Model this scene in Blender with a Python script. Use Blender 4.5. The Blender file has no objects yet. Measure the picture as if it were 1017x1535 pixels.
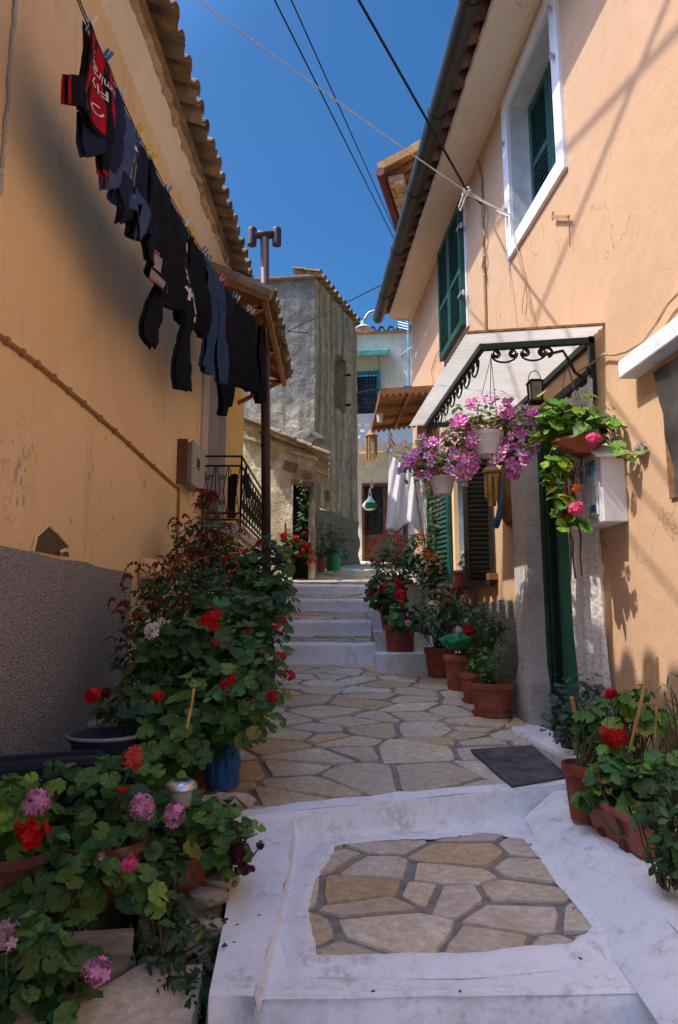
import bpy, bmesh, math, random
from mathutils import Vector, Matrix, noise
R = random.Random(7)
pi = math.pi
sc = bpy.context.scene
COL = sc.collection
# ------------------------------------------------------------------ survey of the place (eye = origin, metres)
TH = math.radians(8.9); F = 1023.0; CT, ST = math.cos(TH), math.sin(TH)
def ray(u, v):
    x = (u-508.5)/F; t = (767.5-v)/F
    return x/(CT-t*ST), (ST+t*CT)/(CT-t*ST)
def P(u, v, Y):
    a, b = ray(u, v); return Vector((a*Y, Y, b*Y))
def W(y, z, off=0.0): return Vector((1.93-.071*y-off, y, z))       # right house wall plane
def V(y, z, off=0.0): return Vector((-1.85+.0208*y+off, y, z))     # left house wall plane
def RW(u, v, off=0.0):
    a, b = ray(u, v); Y = (1.93-off)/(a+.071); return Vector((a*Y, Y, b*Y))
def LW(u, v, off=0.0):
    a, b = ray(u, v); Y = (1.85-off)/(.0208-a); return Vector((a*Y, Y, b*Y))
def yedge(x): return 3.79+.256*x
def gz(y, x=0.0):
    if y < 2.43: return -1.38
    if y < yedge(x): return -1.19+.06*(y-2.43)
    if y < 7.95: return -.98+.114*(y-3.9)
    if y < 8.62: return -.285+.1*(y-7.95)
    if y < 9.9: return -.033+.1*(y-8.62)
    if y < 11.0: return .266+.1*(y-9.9)
    return .524+.13*(y-11)
def gl(y):                                                          # ground of the planted strip on the left
    pts = [(0, -1.5), (2.2, -1.32), (3.9, -1.04), (8, -.45), (11, .5), (20, 1.7)]
    for (a, b), (c, d) in zip(pts, pts[1:]):
        if y <= c: return b+(d-b)*(y-a)/(c-a)
    return 1.7
def G(u, v, fn=None):
    fn = fn or gz
    a, b = ray(u, v); lo, best = None, None
    y = 1.5
    while y < 25:
        d = b*y-fn(y)
        if lo is not None and lo > 0 >= d:
            return Vector((a*y, y, fn(y)))
        lo = d; y += .01
    return Vector((a*6, 6, fn(6)))
# ------------------------------------------------------------------ mesh builder
class MB:
    def __init__(s): s.v = []; s.f = []; s.c = []; s.m = []; s.col = (.5, .5, .5); s.mi = 0
    def add(s, vs, fs, col=None):
        o = len(s.v); s.v += [tuple(p) for p in vs]
        for f in fs:
            s.f.append(tuple(i+o for i in f)); s.c.append(col or s.col); s.m.append(s.mi)
    def quad(s, a, b, c, d, col=None): s.add([a, b, c, d], [(0, 1, 2, 3)], col)
    def hexa(s, p, col=None):   # p: 8 points, bottom ring 0-3, top ring 4-7
        s.add(p, [(3, 2, 1, 0), (4, 5, 6, 7), (0, 1, 5, 4), (1, 2, 6, 5), (2, 3, 7, 6), (3, 0, 4, 7)], col)
    def mbox(s, M, a0, a1, z0, z1, o0, o1, col=None):
        s.hexa([M(a0, z0, o0), M(a1, z0, o0), M(a1, z0, o1), M(a0, z0, o1), M(a0, z1, o0), M(a1, z1, o0), M(a1, z1, o1), M(a0, z1, o1)], col)
    def box(s, c, size, rz=0, col=None, M=None):
        c = Vector(c); hx, hy, hz = size[0]/2, size[1]/2, size[2]/2
        m = M or Matrix.Rotation(rz, 3, 'Z')
        s.hexa([c+m@Vector(q) for q in [(-hx, -hy, -hz), (hx, -hy, -hz), (hx, hy, -hz), (-hx, hy, -hz), (-hx, -hy, hz), (hx, -hy, hz), (hx, hy, hz), (-hx, hy, hz)]], col)
    def bar(s, a, b, w, h, col=None):
        a = Vector(a); b = Vector(b); d = (b-a).normalized()
        up = Vector((0, 0, 1)) if abs(d.z) < .95 else Vector((1, 0, 0))
        x = d.cross(up).normalized(); z = x.cross(d)
        q = [(-w/2, -h/2), (w/2, -h/2), (w/2, h/2), (-w/2, h/2)]
        s.hexa([a+x*i+z*j for i, j in q]+[b+x*i+z*j for i, j in q], col)
    def tube(s, pts, r, n=6, col=None, cap=True):
        pts = [Vector(p) for p in pts]; k = len(pts); vs = []; fs = []
        rr = r if isinstance(r, (list, tuple)) else [r]*k
        px = None
        for i, p in enumerate(pts):
            d = (pts[min(i+1, k-1)]-pts[max(i-1, 0)])
            if d.length < 1e-9: d = Vector((0, 0, 1))
            d.normalize()
            if px is None:
                px = d.orthogonal().normalized()
            px = (px-d*px.dot(d))
            px = px.normalized() if px.length > 1e-6 else d.orthogonal().normalized()
            y = d.cross(px)
            for j in range(n):
                a = 2*pi*j/n; vs.append(p+(px*math.cos(a)+y*math.sin(a))*rr[i])
        for i in range(k-1):
            for j in range(n):
                fs.append((i*n+j, i*n+(j+1) % n, (i+1)*n+(j+1) % n, (i+1)*n+j))
        if cap: fs += [tuple(range(n))[::-1], tuple((k-1)*n+j for j in range(n))]
        s.add(vs, fs, col)
    def lathe(s, prof, c, n=24, col=None, sx=1, sy=1, wob=0):
        c = Vector(c); vs = []; fs = []
        for i, (r, z) in enumerate(prof):
            for j in range(n):
                a = 2*pi*j/n; k = 1+wob*math.sin(3*a+i)
                vs.append(c+Vector((math.cos(a)*r*sx*k, math.sin(a)*r*sy*k, z)))
        for i in range(len(prof)-1):
            for j in range(n):
                fs.append((i*n+j, i*n+(j+1) % n, (i+1)*n+(j+1) % n, (i+1)*n+j))
        s.add(vs, fs, col)
    def build(s, name, mat, parent=None, origin=(0, 0, 0), smooth=False, bevel=0, solid=0, merge=False):
        root = parent
        while root is not None and root.parent is not None: root = root.parent
        o = Vector(root.location) if root is not None else Vector(origin)
        me = bpy.data.meshes.new(name)
        me.from_pydata([(x-o.x, y-o.y, z-o.z) for x, y, z in s.v], [], s.f)
        for m in (mat if isinstance(mat, (list, tuple)) else [mat]): me.materials.append(m)
        at = me.color_attributes.new('Col', 'FLOAT_COLOR', 'CORNER')
        buf = []
        for f, c in zip(s.f, s.c): buf += [c[0], c[1], c[2], 1.0]*len(f)
        at.data.foreach_set('color', buf)
        me.polygons.foreach_set('material_index', s.m)
        if smooth: me.polygons.foreach_set('use_smooth', [True]*len(me.polygons))
        me.update()
        if merge:
            bm = bmesh.new(); bm.from_mesh(me); bmesh.ops.remove_doubles(bm, verts=bm.verts, dist=2e-5); bm.to_mesh(me); bm.free()
        ob = bpy.data.objects.new(name, me); COL.objects.link(ob)
        if parent is not None: ob.parent = parent
        else: ob.location = o
        if bevel:
            b = ob.modifiers.new('b', 'BEVEL'); b.width = bevel; b.segments = 2; b.limit_method = 'ANGLE'; b.angle_limit = .6
        if solid:
            m = ob.modifiers.new('s', 'SOLIDIFY'); m.thickness = solid; m.offset = 0
        return ob
def tag(o, label=None, cat=None, group=None, kind=None):
    if label: o['label'] = label
    if cat: o['category'] = cat
    if group: o['group'] = group
    if kind: o['kind'] = kind
    return o
def thing(name, label, cat, loc=(0, 0, 0), group=None):
    o = bpy.data.objects.new(name, None); COL.objects.link(o); o.location = loc; o.empty_display_size = .1
    return tag(o, label, cat, group)
def struct(name, mb, mat, **k): return tag(mb.build(name, mat, **k), kind='structure')
# ------------------------------------------------------------------ materials
MATS = {}
def nm(name):
    m = bpy.data.materials.new(name); m.use_nodes = True; nt = m.node_tree
    return m, nt, nt.nodes, nt.links, nt.nodes['Principled BSDF']
def mapping(N, L, scale=(1, 1, 1)):
    tc = N.new('ShaderNodeTexCoord'); g = N.new('ShaderNodeNewGeometry'); mp = N.new('ShaderNodeMapping')
    mp.inputs['Scale'].default_value = scale; L.new(g.outputs['Position'], mp.inputs['Vector']); return mp.outputs[0]
def noi(N, L, vec, scale, detail=4, rough=.55, dist=0):
    n = N.new('ShaderNodeTexNoise'); n.inputs['Scale'].default_value = scale; n.inputs['Detail'].default_value = detail
    n.inputs['Roughness'].default_value = rough; n.inputs['Distortion'].default_value = dist
    L.new(vec, n.inputs['Vector']); return n.outputs['Fac']
def ramp(N, L, fac, stops):
    r = N.new('ShaderNodeValToRGB'); e = r.color_ramp.elements
    while len(e) < len(stops): e.new(.5)
    for i, (p, c) in enumerate(stops):
        e[i].position = p; e[i].color = (c[0], c[1], c[2], 1) if hasattr(c, '__len__') else (c, c, c, 1)
    L.new(fac, r.inputs[0]); return r.outputs[0]
def mixc(N, L, fac, a, b, mode='MIX'):
    m = N.new('ShaderNodeMix'); m.data_type = 'RGBA'; m.blend_type = mode
    for s, x in ((m.inputs[0], fac), (m.inputs[6], a), (m.inputs[7], b)):
        if hasattr(x, 'links'): L.new(x, s)
        elif hasattr(x, '__len__'): s.default_value = (x[0], x[1], x[2], 1)
        else: s.default_value = x
    return m.outputs[2]
def bump(N, L, h, strength, dist, bs):
    b = N.new('ShaderNodeBump'); b.inputs['Strength'].default_value = strength; b.inputs['Distance'].default_value = dist
    L.new(h, b.inputs['Height']); L.new(b.outputs[0], bs.inputs['Normal'])
def mathn(N, L, op, a, b):
    m = N.new('ShaderNodeMath'); m.operation = op
    for s, x in ((m.inputs[0], a), (m.inputs[1], b)):
        if hasattr(x, 'links'): L.new(x, s)
        else: s.default_value = x
    return m.outputs[0]
def simple(name, c, rough=.7, metal=0, var=.18, scale=14, bmp=.15, bd=.004, spec=.3, c2=None, stretch=(1, 1, 1)):
    m, nt, N, L, b = nm(name); v = mapping(N, L, stretch)
    n = noi(N, L, v, scale, 5)
    lo = tuple(x*(1-var) for x in c) if c2 is None else c2; hi = tuple(min(1, x*(1+var)) for x in c)
    L.new(ramp(N, L, n, [(.3, lo), (.7, hi)]), b.inputs['Base Color'])
    b.inputs['Roughness'].default_value = rough; b.inputs['Metallic'].default_value = metal
    b.inputs['Specular IOR Level'].default_value = spec
    if bmp: bump(N, L, noi(N, L, v, scale*5, 4), bmp, bd, b)
    return m
def attr(name, rough=.7, trans=0, var=.25, scale=30, spec=.3, bmp=.0, stretch=(1, 1, 1), bscale=80, bd=.004, sheen=0):
    m, nt, N, L, b = nm(name); v = mapping(N, L, stretch)
    a = N.new('ShaderNodeVertexColor'); a.layer_name = 'Col'
    n = noi(N, L, v, scale, 4)
    c = mixc(N, L, 1.0, a.outputs[0], ramp(N, L, n, [(.25, 1-var), (.75, 1+var)]), 'MULTIPLY')
    L.new(c, b.inputs['Base Color']); b.inputs['Roughness'].default_value = rough
    b.inputs['Specular IOR Level'].default_value = spec
    if bmp: bump(N, L, noi(N, L, v, bscale, 4), bmp, bd, b)
    if trans:
        t = N.new('ShaderNodeBsdfTranslucent'); L.new(c, t.inputs['Color'])
        mx = N.new('ShaderNodeMixShader'); mx.inputs[0].default_value = trans
        L.new(b.outputs[0], mx.inputs[1]); L.new(t.outputs[0], mx.inputs[2])
        L.new(mx.outputs[0], N['Material Output'].inputs['Surface'])
    return m
def plaster(name, c, patch, stain, stain_amt=.35, fine=.25, scale=1.2, bd=.006, streak=True):
    m, nt, N, L, b = nm(name); v = mapping(N, L); vs = mapping(N, L, (3.2, 3.2, .22))
    n1 = noi(N, L, v, scale, 6, .6); n2 = noi(N, L, v, 9, 5)
    col = mixc(N, L, ramp(N, L, n1, [(.35, 0.0), (.68, 1.0)]), c, patch)
    col = mixc(N, L, ramp(N, L, n2, [(.35, 0.0), (.8, .45)]), col, tuple(x*.86 for x in c))
    if streak:
        n3 = noi(N, L, vs, 2.2, 6, .65)
        f = ramp(N, L, n3, [(.52, 0.0), (.78, 1.0)])
        n4 = noi(N, L, v, .6, 3)
        f = mathn(N, L, 'MULTIPLY', f, ramp(N, L, n4, [(.4, 0.0), (.65, 1.0)]))
        col = mixc(N, L, mathn(N, L, 'MULTIPLY', f, stain_amt), col, stain)
    vd = N.new('ShaderNodeVectorMath'); vd.operation = 'ADD'; dn = N.new('ShaderNodeTexNoise'); dn.inputs['Scale'].default_value = 2.5; dn.inputs['Detail'].default_value = 6
    L.new(v, dn.inputs['Vector']); L.new(v, vd.inputs[0]); L.new(dn.outputs['Color'], vd.inputs[1])
    vo = N.new('ShaderNodeTexVoronoi'); vo.feature = 'DISTANCE_TO_EDGE'; vo.inputs['Scale'].default_value = .85; L.new(vd.outputs[0], vo.inputs['Vector'])
    ck = mathn(N, L, 'MULTIPLY', ramp(N, L, vo.outputs['Distance'], [(.002, 1.0), (.007, 0.0)]), ramp(N, L, noi(N, L, v, .8, 3), [(.50, 0.0), (.58, .55)]))
    col = mixc(N, L, ck, col, tuple(x*.45 for x in c))
    pt = ramp(N, L, noi(N, L, v, .55, 2, .4), [(.56, 0.0), (.575, .35)])
    col = mixc(N, L, pt, col, tuple(min(1, x*1.12) for x in patch))
    L.new(col, b.inputs['Base Color']); b.inputs['Roughness'].default_value = .9; b.inputs['Specular IOR Level'].default_value = .15
    h = mathn(N, L, 'ADD', mathn(N, L, 'MULTIPLY', noi(N, L, v, 7, 5), .9), mathn(N, L, 'MULTIPLY', noi(N, L, v, 60, 3), .25))
    bump(N, L, h, fine, bd*4, b)
    return m
def whitewash(name, tint=(.78, .79, .80), dirt=(.34, .31, .27), lo=.60, hi=.82, amt=.8, bd=.012):
    m, nt, N, L, b = nm(name); v = mapping(N, L)
    n1 = noi(N, L, v, 2.4, 8, .7); n2 = noi(N, L, v, 22, 6, .7)
    f = mathn(N, L, 'ADD', mathn(N, L, 'MULTIPLY', n1, .62), mathn(N, L, 'MULTIPLY', n2, .38))
    col = mixc(N, L, mathn(N, L, 'MULTIPLY', ramp(N, L, f, [(lo-.06, 0.0), (hi-.06, 1.0)]), amt), tint, dirt)
    col = mixc(N, L, ramp(N, L, noi(N, L, v, 1.1, 4), [(.4, 0.0), (.75, .45)]), col, tuple(x*.78 for x in tint))
    col = mixc(N, L, ramp(N, L, noi(N, L, v, 75, 2), [(.70, 0.0), (.76, .7)]), col, (.16, .13, .11))
    vb = mapping(N, L, (3, 14, 14)); br = noi(N, L, vb, 5, 6, .7)
    col = mixc(N, L, ramp(N, L, br, [(.54, 0.0), (.74, .45)]), col, tuple(x*.70 for x in tint))
    wear = mathn(N, L, 'MULTIPLY', ramp(N, L, noi(N, L, v, 3.3, 9, .72), [(.53, 0.0), (.60, 1.0)]), ramp(N, L, noi(N, L, v, 17, 5, .7), [(.45, 0.0), (.6, .65)]))
    col = mixc(N, L, wear, col, dirt)
    L.new(col, b.inputs['Base Color']); b.inputs['Roughness'].default_value = .85; b.inputs['Specular IOR Level'].default_value = .2
    h = mathn(N, L, 'ADD', mathn(N, L, 'ADD', noi(N, L, v, 10, 6, .6), mathn(N, L, 'MULTIPLY', br, .4)), mathn(N, L, 'MULTIPLY', noi(N, L, v, 55, 3), .35))
    bump(N, L, h, .55, bd, b)
    return m
def potmat(name, c, amt=.5, rough=.75):
    m, nt, N, L, b = nm(name); v = mapping(N, L)
    col = ramp(N, L, noi(N, L, v, 8, 6, .65), [(.3, tuple(x*.62 for x in c)), (.7, tuple(x*1.2 for x in c))])
    f = mathn(N, L, 'MULTIPLY', ramp(N, L, noi(N, L, v, 13, 8, .75), [(.53, 0.0), (.68, 1.0)]), amt)
    col = mixc(N, L, f, col, (.50, .42, .36)); col = mixc(N, L, ramp(N, L, noi(N, L, v, 30, 5, .7), [(.58, 0.0), (.7, .6)]), col, tuple(x*.35 for x in c))
    L.new(col, b.inputs['Base Color']); b.inputs['Roughness'].default_value = rough; b.inputs['Specular IOR Level'].default_value = .3
    bump(N, L, noi(N, L, v, 40, 5), .25, .006, b); return m
M = {}
M['orange'] = plaster('orange_plaster', (.90, .63, .34), (.92, .67, .38), (.27, .15, .075), .55, .28)
M['peach'] = plaster('peach_plaster', (.60, .38, .23), (.63, .415, .26), (.54, .31, .17), .35, .30)
M['yellow'] = plaster('yellow_plaster', (.70, .46, .17), (.72, .5, .2), (.5, .33, .15), .3)
M['cream'] = plaster('cream_plaster', (.88, .78, .62), (.9, .8, .66), (.45, .35, .25), .3)
M['creamR'] = plaster('cream_soffit', (.80, .71, .58), (.82, .74, .62), (.6, .5, .4), .15, streak=False)
M['white'] = whitewash('whitewash', (.87, .90, .93), (.46, .43, .39), .56, .80, .85, .016)
M['wall_white'] = whitewash('white_wall', (.94, .83, .65), (.52, .42, .29), .52, .80, .7, .07)
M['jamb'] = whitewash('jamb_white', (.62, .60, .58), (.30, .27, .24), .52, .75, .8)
M['frame_white'] = whitewash('surround_white', (.80, .81, .83), (.42, .42, .43), .64, .85, .6)
M['reveal'] = simple('reveal_grey', (.50, .54, .58), .9, var=.14, scale=6, bmp=.5, bd=.01)
M['mortar'] = simple('mortar', (.235, .22, .20), .95, var=.3, scale=20, bmp=.6, bd=.008)
M['soil'] = simple('soil', (.045, .035, .026), .95, var=.4, scale=50, bmp=.8, bd=.01)
M['terra'] = potmat('terracotta', (.36, .10, .052), .28)
M['terra_red'] = potmat('red_pot', (.27, .058, .036), .2, .6)
M['terra_brown'] = potmat('brown_pot', (.16, .055, .035), .3)
M['trough'] = potmat('trough_plastic', (.38, .12, .08), .25, .55)
M['pot_white'] = simple('white_pot', (.72, .68, .62), .5, var=.12, scale=8, bmp=.1)
M['pot_black'] = simple('black_pot', (.025, .027, .032), .45, var=.25, scale=8, bmp=.1)
M['pot_green'] = simple('green_pot', (.02, .26, .11), .45, var=.2, scale=8, bmp=.1)
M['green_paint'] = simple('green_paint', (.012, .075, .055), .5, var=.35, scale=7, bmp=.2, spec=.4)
M['green_dark'] = simple('green_dark', (.010, .030, .022), .5, var=.3, scale=7, bmp=.2)
M['green_door'] = simple('green_door', (.03, .22, .125), .4, var=.2, scale=5, bmp=.1, spec=.5)
M['shaded_leaf'] = simple('shaded_shutter', (.022, .022, .018), .6, var=.35, scale=9, bmp=.25)  # near shutter leaf: shade of its backlit side is put into the colour
M['iron'] = simple('iron', (.015, .015, .016), .5, metal=.4, var=.2, scale=20, bmp=.1)
M['gutter'] = simple('gutter_paint', (.032, .036, .030), .45, var=.4, scale=4, bmp=.15, spec=.5, c2=(.022, .022, .02))
M['pipe'] = simple('brown_pipe', (.055, .024, .022), .5, var=.25, scale=6, bmp=.1, spec=.5)
M['steel'] = simple('steel', (.60, .62, .64), .3, metal=.9, var=.1, scale=20, bmp=0)
M['galv'] = simple('galvanised', (.42, .45, .48), .45, metal=.6, var=.15, scale=20, bmp=0)
M['wire'] = simple('black_wire', (.012, .012, .014), .6, var=.1, bmp=0)
M['rope'] = simple('white_rope', (.66, .62, .55), .9, var=.2, scale=90, bmp=.5)
M['cable'] = simple('painted_cable', (.36, .19, .08), .7, var=.25, scale=20, bmp=.1)
M['cableR'] = simple('tan_cable', (.36, .25, .15), .7, var=.25, scale=20, bmp=.1)
M['boxgrey'] = simple('grey_box', (.36, .33, .28), .55, var=.12, scale=5, bmp=.1)
M['roughcast'] = None
M['wood'] = simple('weathered_wood', (.24, .13, .06), .8, var=.4, scale=4, bmp=.4, bd=.006, stretch=(6, 1, 6))
M['wood_or'] = simple('orange_wood', (.27, .12, .045), .7, var=.35, scale=5, bmp=.35, bd=.006, stretch=(1, 6, 6))
M['wood_grey'] = simple('grey_wood', (.20, .16, .12), .85, var=.4, scale=5, bmp=.5, bd=.006, stretch=(1, 6, 6))
M['bamboo'] = simple('bamboo', (.50, .29, .10), .5, var=.3, scale=14, bmp=.15)
M['awning'] = simple('brown_awning', (.38, .20, .07), .75, var=.3, scale=4, bmp=.3)
M['brownpaint'] = simple('brown_paint', (.16, .06, .035), .55, var=.25, scale=6, bmp=.15)
M['maroon'] = simple('maroon_metal', (.12, .022, .022), .5, var=.3, scale=5, bmp=.15)
M['tealpaint'] = simple('teal_paint', (.02, .25, .27), .55, var=.25, scale=6, bmp=.15)
M['tealold'] = simple('old_teal_sheet', (.08, .30, .24), .7, var=.4, scale=6, bmp=.3)
M['bluewhite'] = whitewash('bluish_white', (.82, .83, .86), (.4, .42, .46), .62, .85, .5)
M['black'] = simple('dark_inside', (.006, .006, .006), .9, bmp=0)
M['glass'] = simple('dark_glass', (.02, .025, .03), .08, var=.2, bmp=0, spec=.8)
M['plastic_film'] = simple('dark_film', (.06, .055, .055), .25, var=.5, scale=5, bmp=.5, spec=.6)
M['mat'] = simple('doormat_fibre', (.10, .10, .105), .95, var=.5, scale=7, bmp=1.0, bd=.015, c2=(.028, .030, .036))
M['bluebag'] = simple('blue_bag', (.008, .10, .30), .35, var=.3, scale=12, bmp=.8, bd=.03, spec=.5)
M['navytub'] = simple('navy_tub', (.012, .018, .04), .5, var=.25, scale=8, bmp=.1)
M['bucket'] = simple('blue_bucket', (.02, .035, .07), .45, var=.2, scale=8, bmp=.1)
M['lid'] = simple('grey_lid', (.26, .25, .23), .6, var=.25, scale=9, bmp=.2)
M['mailbox'] = simple('white_enamel', (.78, .78, .77), .45, var=.05, scale=6, bmp=.04)
M['leaf'] = attr('leaf', .55, .28, .3, 22, .35)
M['petal'] = attr('petal', .6, .35, .18, 60, .2)
M['stem'] = attr('stem', .7, 0, .25, 30)
M['cloth'] = attr('cloth', .95, .0, .22, 12, .1, .35, bscale=160, bd=.003)
M['cloth_thin'] = attr('thin_cloth', .9, .35, .06, 12, .1, .3, bscale=120, bd=.003)
M['tile'] = attr('roof_tile', .9, 0, .38, 9, .15, .6, bscale=40, bd=.01)
M['stone'] = None
M['plain'] = attr('painted', .55, 0, .1, 20, .3)
def stone_mat():
    m, nt, N, L, b = nm('flagstone'); v = mapping(N, L)
    a = N.new('ShaderNodeVertexColor'); a.layer_name = 'Col'
    n1 = noi(N, L, v, 5, 8, .68, .6); n2 = noi(N, L, v, 26, 6, .7)
    c = mixc(N, L, ramp(N, L, n1, [(.32, 0.0), (.72, .85)]), a.outputs[0], (.54, .39, .22))
    c = mixc(N, L, ramp(N, L, noi(N, L, v, 3.1, 5), [(.45, 0.0), (.7, .5)]), c, (.56, .53, .47))
    c = mixc(N, L, 1.0, c, ramp(N, L, n2, [(.28, .62), (.72, 1.18)]), 'MULTIPLY')
    c = mixc(N, L, ramp(N, L, noi(N, L, v, 60, 3), [(.66, 0.0), (.75, .6)]), c, (.10, .09, .08))
    L.new(c, b.inputs['Base Color']); b.inputs['Roughness'].default_value = .72; b.inputs['Specular IOR Level'].default_value = .3
    h = mathn(N, L, 'ADD', noi(N, L, v, 9, 8, .65), mathn(N, L, 'MULTIPLY', n2, .5)); bump(N, L, h, .5, .02, b)
    return m
M['stone'] = stone_mat()
def roughcast_mat(name, c, d, sc_=70, strength=1.0, bd=.03):
    m, nt, N, L, b = nm(name); v = mapping(N, L)
    vo = N.new('ShaderNodeTexVoronoi'); vo.inputs['Scale'].default_value = sc_; L.new(v, vo.inputs['Vector'])
    n = noi(N, L, v, 45, 5, .7); n0 = noi(N, L, v, 1.5, 5)
    c1 = mixc(N, L, ramp(N, L, n, [(.35, 0.0), (.65, 1.0)]), d, c)
    c1 = mixc(N, L, ramp(N, L, n0, [(.35, 0.0), (.7, .5)]), c1, tuple(x*.7 for x in c))
    L.new(c1, b.inputs['Base Color']); b.inputs['Roughness'].default_value = .95; b.inputs['Specular IOR Level'].default_value = .15
    h = mathn(N, L, 'ADD', n, mathn(N, L, 'MULTIPLY', vo.outputs['Distance'], -.8)); bump(N, L, h, strength, bd, b)
    return m
M['roughcast'] = roughcast_mat('roughcast', (.66, .635, .625), (.30, .285, .28))
M['plinthR'] = roughcast_mat('grey_plinth', (.42, .39, .34), (.16, .15, .14), 40)
M['broken'] = roughcast_mat('broken_plaster', (.30, .21, .12), (.14, .10, .06), 30)
def oldwall(name, grey, ochre, dark, zlo, zhi, rough=1.0):
    m, nt, N, L, b = nm(name); v = mapping(N, L); vs = mapping(N, L, (2.6, 2.6, .10))
    n1 = noi(N, L, v, .9, 8, .65, .4); n2 = noi(N, L, v, 5, 8, .7); n3 = noi(N, L, vs, 1.6, 6, .6)
    g = N.new('ShaderNodeNewGeometry'); sp = N.new('ShaderNodeSeparateXYZ'); L.new(g.outputs['Position'], sp.inputs[0])
    mr = N.new('ShaderNodeMapRange'); mr.inputs[1].default_value = zlo; mr.inputs[2].default_value = zhi; L.new(sp.outputs[2], mr.inputs[0])
    f = mathn(N, L, 'ADD', mathn(N, L, 'MULTIPLY', mr.outputs[0], .55), mathn(N, L, 'MULTIPLY', n1, .75))
    c = mixc(N, L, ramp(N, L, f, [(.48, 0.0), (.72, 1.0)]), ochre, grey)
    c = mixc(N, L, ramp(N, L, n3, [(.47, 0.0), (.62, .72)]), c, dark)
    c = mixc(N, L, 1.0, c, ramp(N, L, n2, [(.3, .55), (.68, 1.2)]), 'MULTIPLY')
    c = mixc(N, L, ramp(N, L, noi(N, L, v, 2.3, 10, .78, .3), [(.50, 0.0), (.60, .6)]), c, tuple(x*1.25 for x in dark))
    c = mixc(N, L, ramp(N, L, noi(N, L, v, 16, 8, .8), [(.56, 0.0), (.63, .75)]), c, tuple(x*.6 for x in dark))
    L.new(c, b.inputs['Base Color']); b.inputs['Roughness'].default_value = .95; b.inputs['Specular IOR Level'].default_value = .1
    h = mathn(N, L, 'ADD', n2, mathn(N, L, 'MULTIPLY', noi(N, L, v, 22, 5, .7), .5)); bump(N, L, h, rough, .07, b)
    return m
M['oldgrey'] = oldwall('old_grey_render', (.29, .275, .245), (.74, .61, .42), (.13, .12, .105), 2.8, 6.2)
M['oldside'] = oldwall('old_streaked_render', (.56, .45, .29), (.62, .50, .31), (.16, .14, .11), 0, 9)
M['shed'] = oldwall('shed_render', (.74, .64, .44), (.78, .68, .48), (.55, .45, .30), -1, 9, .8)
M['rubble'] = roughcast_mat('rubble_wall', (.52, .46, .35), (.13, .12, .09), 9, 1.0, .09)
def sheet_mat():
    m, nt, N, L, b = nm('corrugated_sheet'); v = mapping(N, L)
    c = ramp(N, L, noi(N, L, v, 2.5, 6), [(.3, (.58, .56, .50)), (.7, (.74, .73, .70))])
    L.new(c, b.inputs['Base Color']); b.inputs['Roughness'].default_value = .6
    t = N.new('ShaderNodeBsdfTranslucent'); L.new(c, t.inputs['Color'])
    mx = N.new('ShaderNodeMixShader'); mx.inputs[0].default_value = .5
    L.new(b.outputs[0], mx.inputs[1]); L.new(t.outputs[0], mx.inputs[2]); L.new(mx.outputs[0], N['Material Output'].inputs['Surface'])
    return m
M['sheet'] = sheet_mat()
def lace_mat():
    m, nt, N, L, b = nm('lace'); v = mapping(N, L)
    vo = N.new('ShaderNodeTexVoronoi'); vo.inputs['Scale'].default_value = 38; L.new(v, vo.inputs['Vector'])
    c = ramp(N, L, vo.outputs['Distance'], [(.15, (.66, .63, .58)), (.5, (.90, .88, .83))])
    L.new(c, b.inputs['Base Color']); b.inputs['Roughness'].default_value = .9
    t = N.new('ShaderNodeBsdfTranslucent'); L.new(c, t.inputs['Color'])
    mx = N.new('ShaderNodeMixShader'); mx.inputs[0].default_value = .3
    L.new(b.outputs[0], mx.inputs[1]); L.new(t.outputs[0], mx.inputs[2]); L.new(mx.outputs[0], N['Material Output'].inputs['Surface'])
    bump(N, L, vo.outputs['Distance'], .8, .006, b)
    return m
M['lace'] = lace_mat()
# ------------------------------------------------------------------ world, sun, camera
SUN = Vector((-1.0, -.21, 1.66)).normalized()
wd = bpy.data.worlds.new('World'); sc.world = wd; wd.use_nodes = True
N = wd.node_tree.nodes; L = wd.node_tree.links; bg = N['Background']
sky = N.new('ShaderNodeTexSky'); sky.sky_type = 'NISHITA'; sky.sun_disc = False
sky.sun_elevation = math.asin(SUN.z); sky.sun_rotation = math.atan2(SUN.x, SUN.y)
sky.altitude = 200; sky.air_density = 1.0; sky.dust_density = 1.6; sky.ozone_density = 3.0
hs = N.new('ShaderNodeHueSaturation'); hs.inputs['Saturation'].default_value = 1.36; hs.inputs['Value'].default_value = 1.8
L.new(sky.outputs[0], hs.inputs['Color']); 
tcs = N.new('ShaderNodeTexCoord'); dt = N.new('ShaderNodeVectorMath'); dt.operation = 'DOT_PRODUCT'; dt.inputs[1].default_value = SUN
L.new(tcs.outputs['Generated'], dt.inputs[0])                       # sky gain added for shade fill: raised round the sun, lowered away from it
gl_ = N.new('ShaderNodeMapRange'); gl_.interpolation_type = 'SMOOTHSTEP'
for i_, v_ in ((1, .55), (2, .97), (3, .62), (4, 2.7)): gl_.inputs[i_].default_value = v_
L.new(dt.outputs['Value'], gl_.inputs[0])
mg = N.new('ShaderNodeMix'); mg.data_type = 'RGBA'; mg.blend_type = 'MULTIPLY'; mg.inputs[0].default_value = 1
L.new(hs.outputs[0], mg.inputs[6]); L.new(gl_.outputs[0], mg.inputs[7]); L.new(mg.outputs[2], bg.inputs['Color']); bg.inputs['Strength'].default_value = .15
sl = bpy.data.lights.new('sun', 'SUN'); sl.energy = 5.0; sl.angle = math.radians(.5); sl.color = (1.0, .93, .82)
so = bpy.data.objects.new('sun', sl); COL.objects.link(so); so.rotation_euler = SUN.to_track_quat('Z', 'Y').to_euler()
cd = bpy.data.cameras.new('camera'); cam = bpy.data.objects.new('camera', cd); COL.objects.link(cam)
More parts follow.
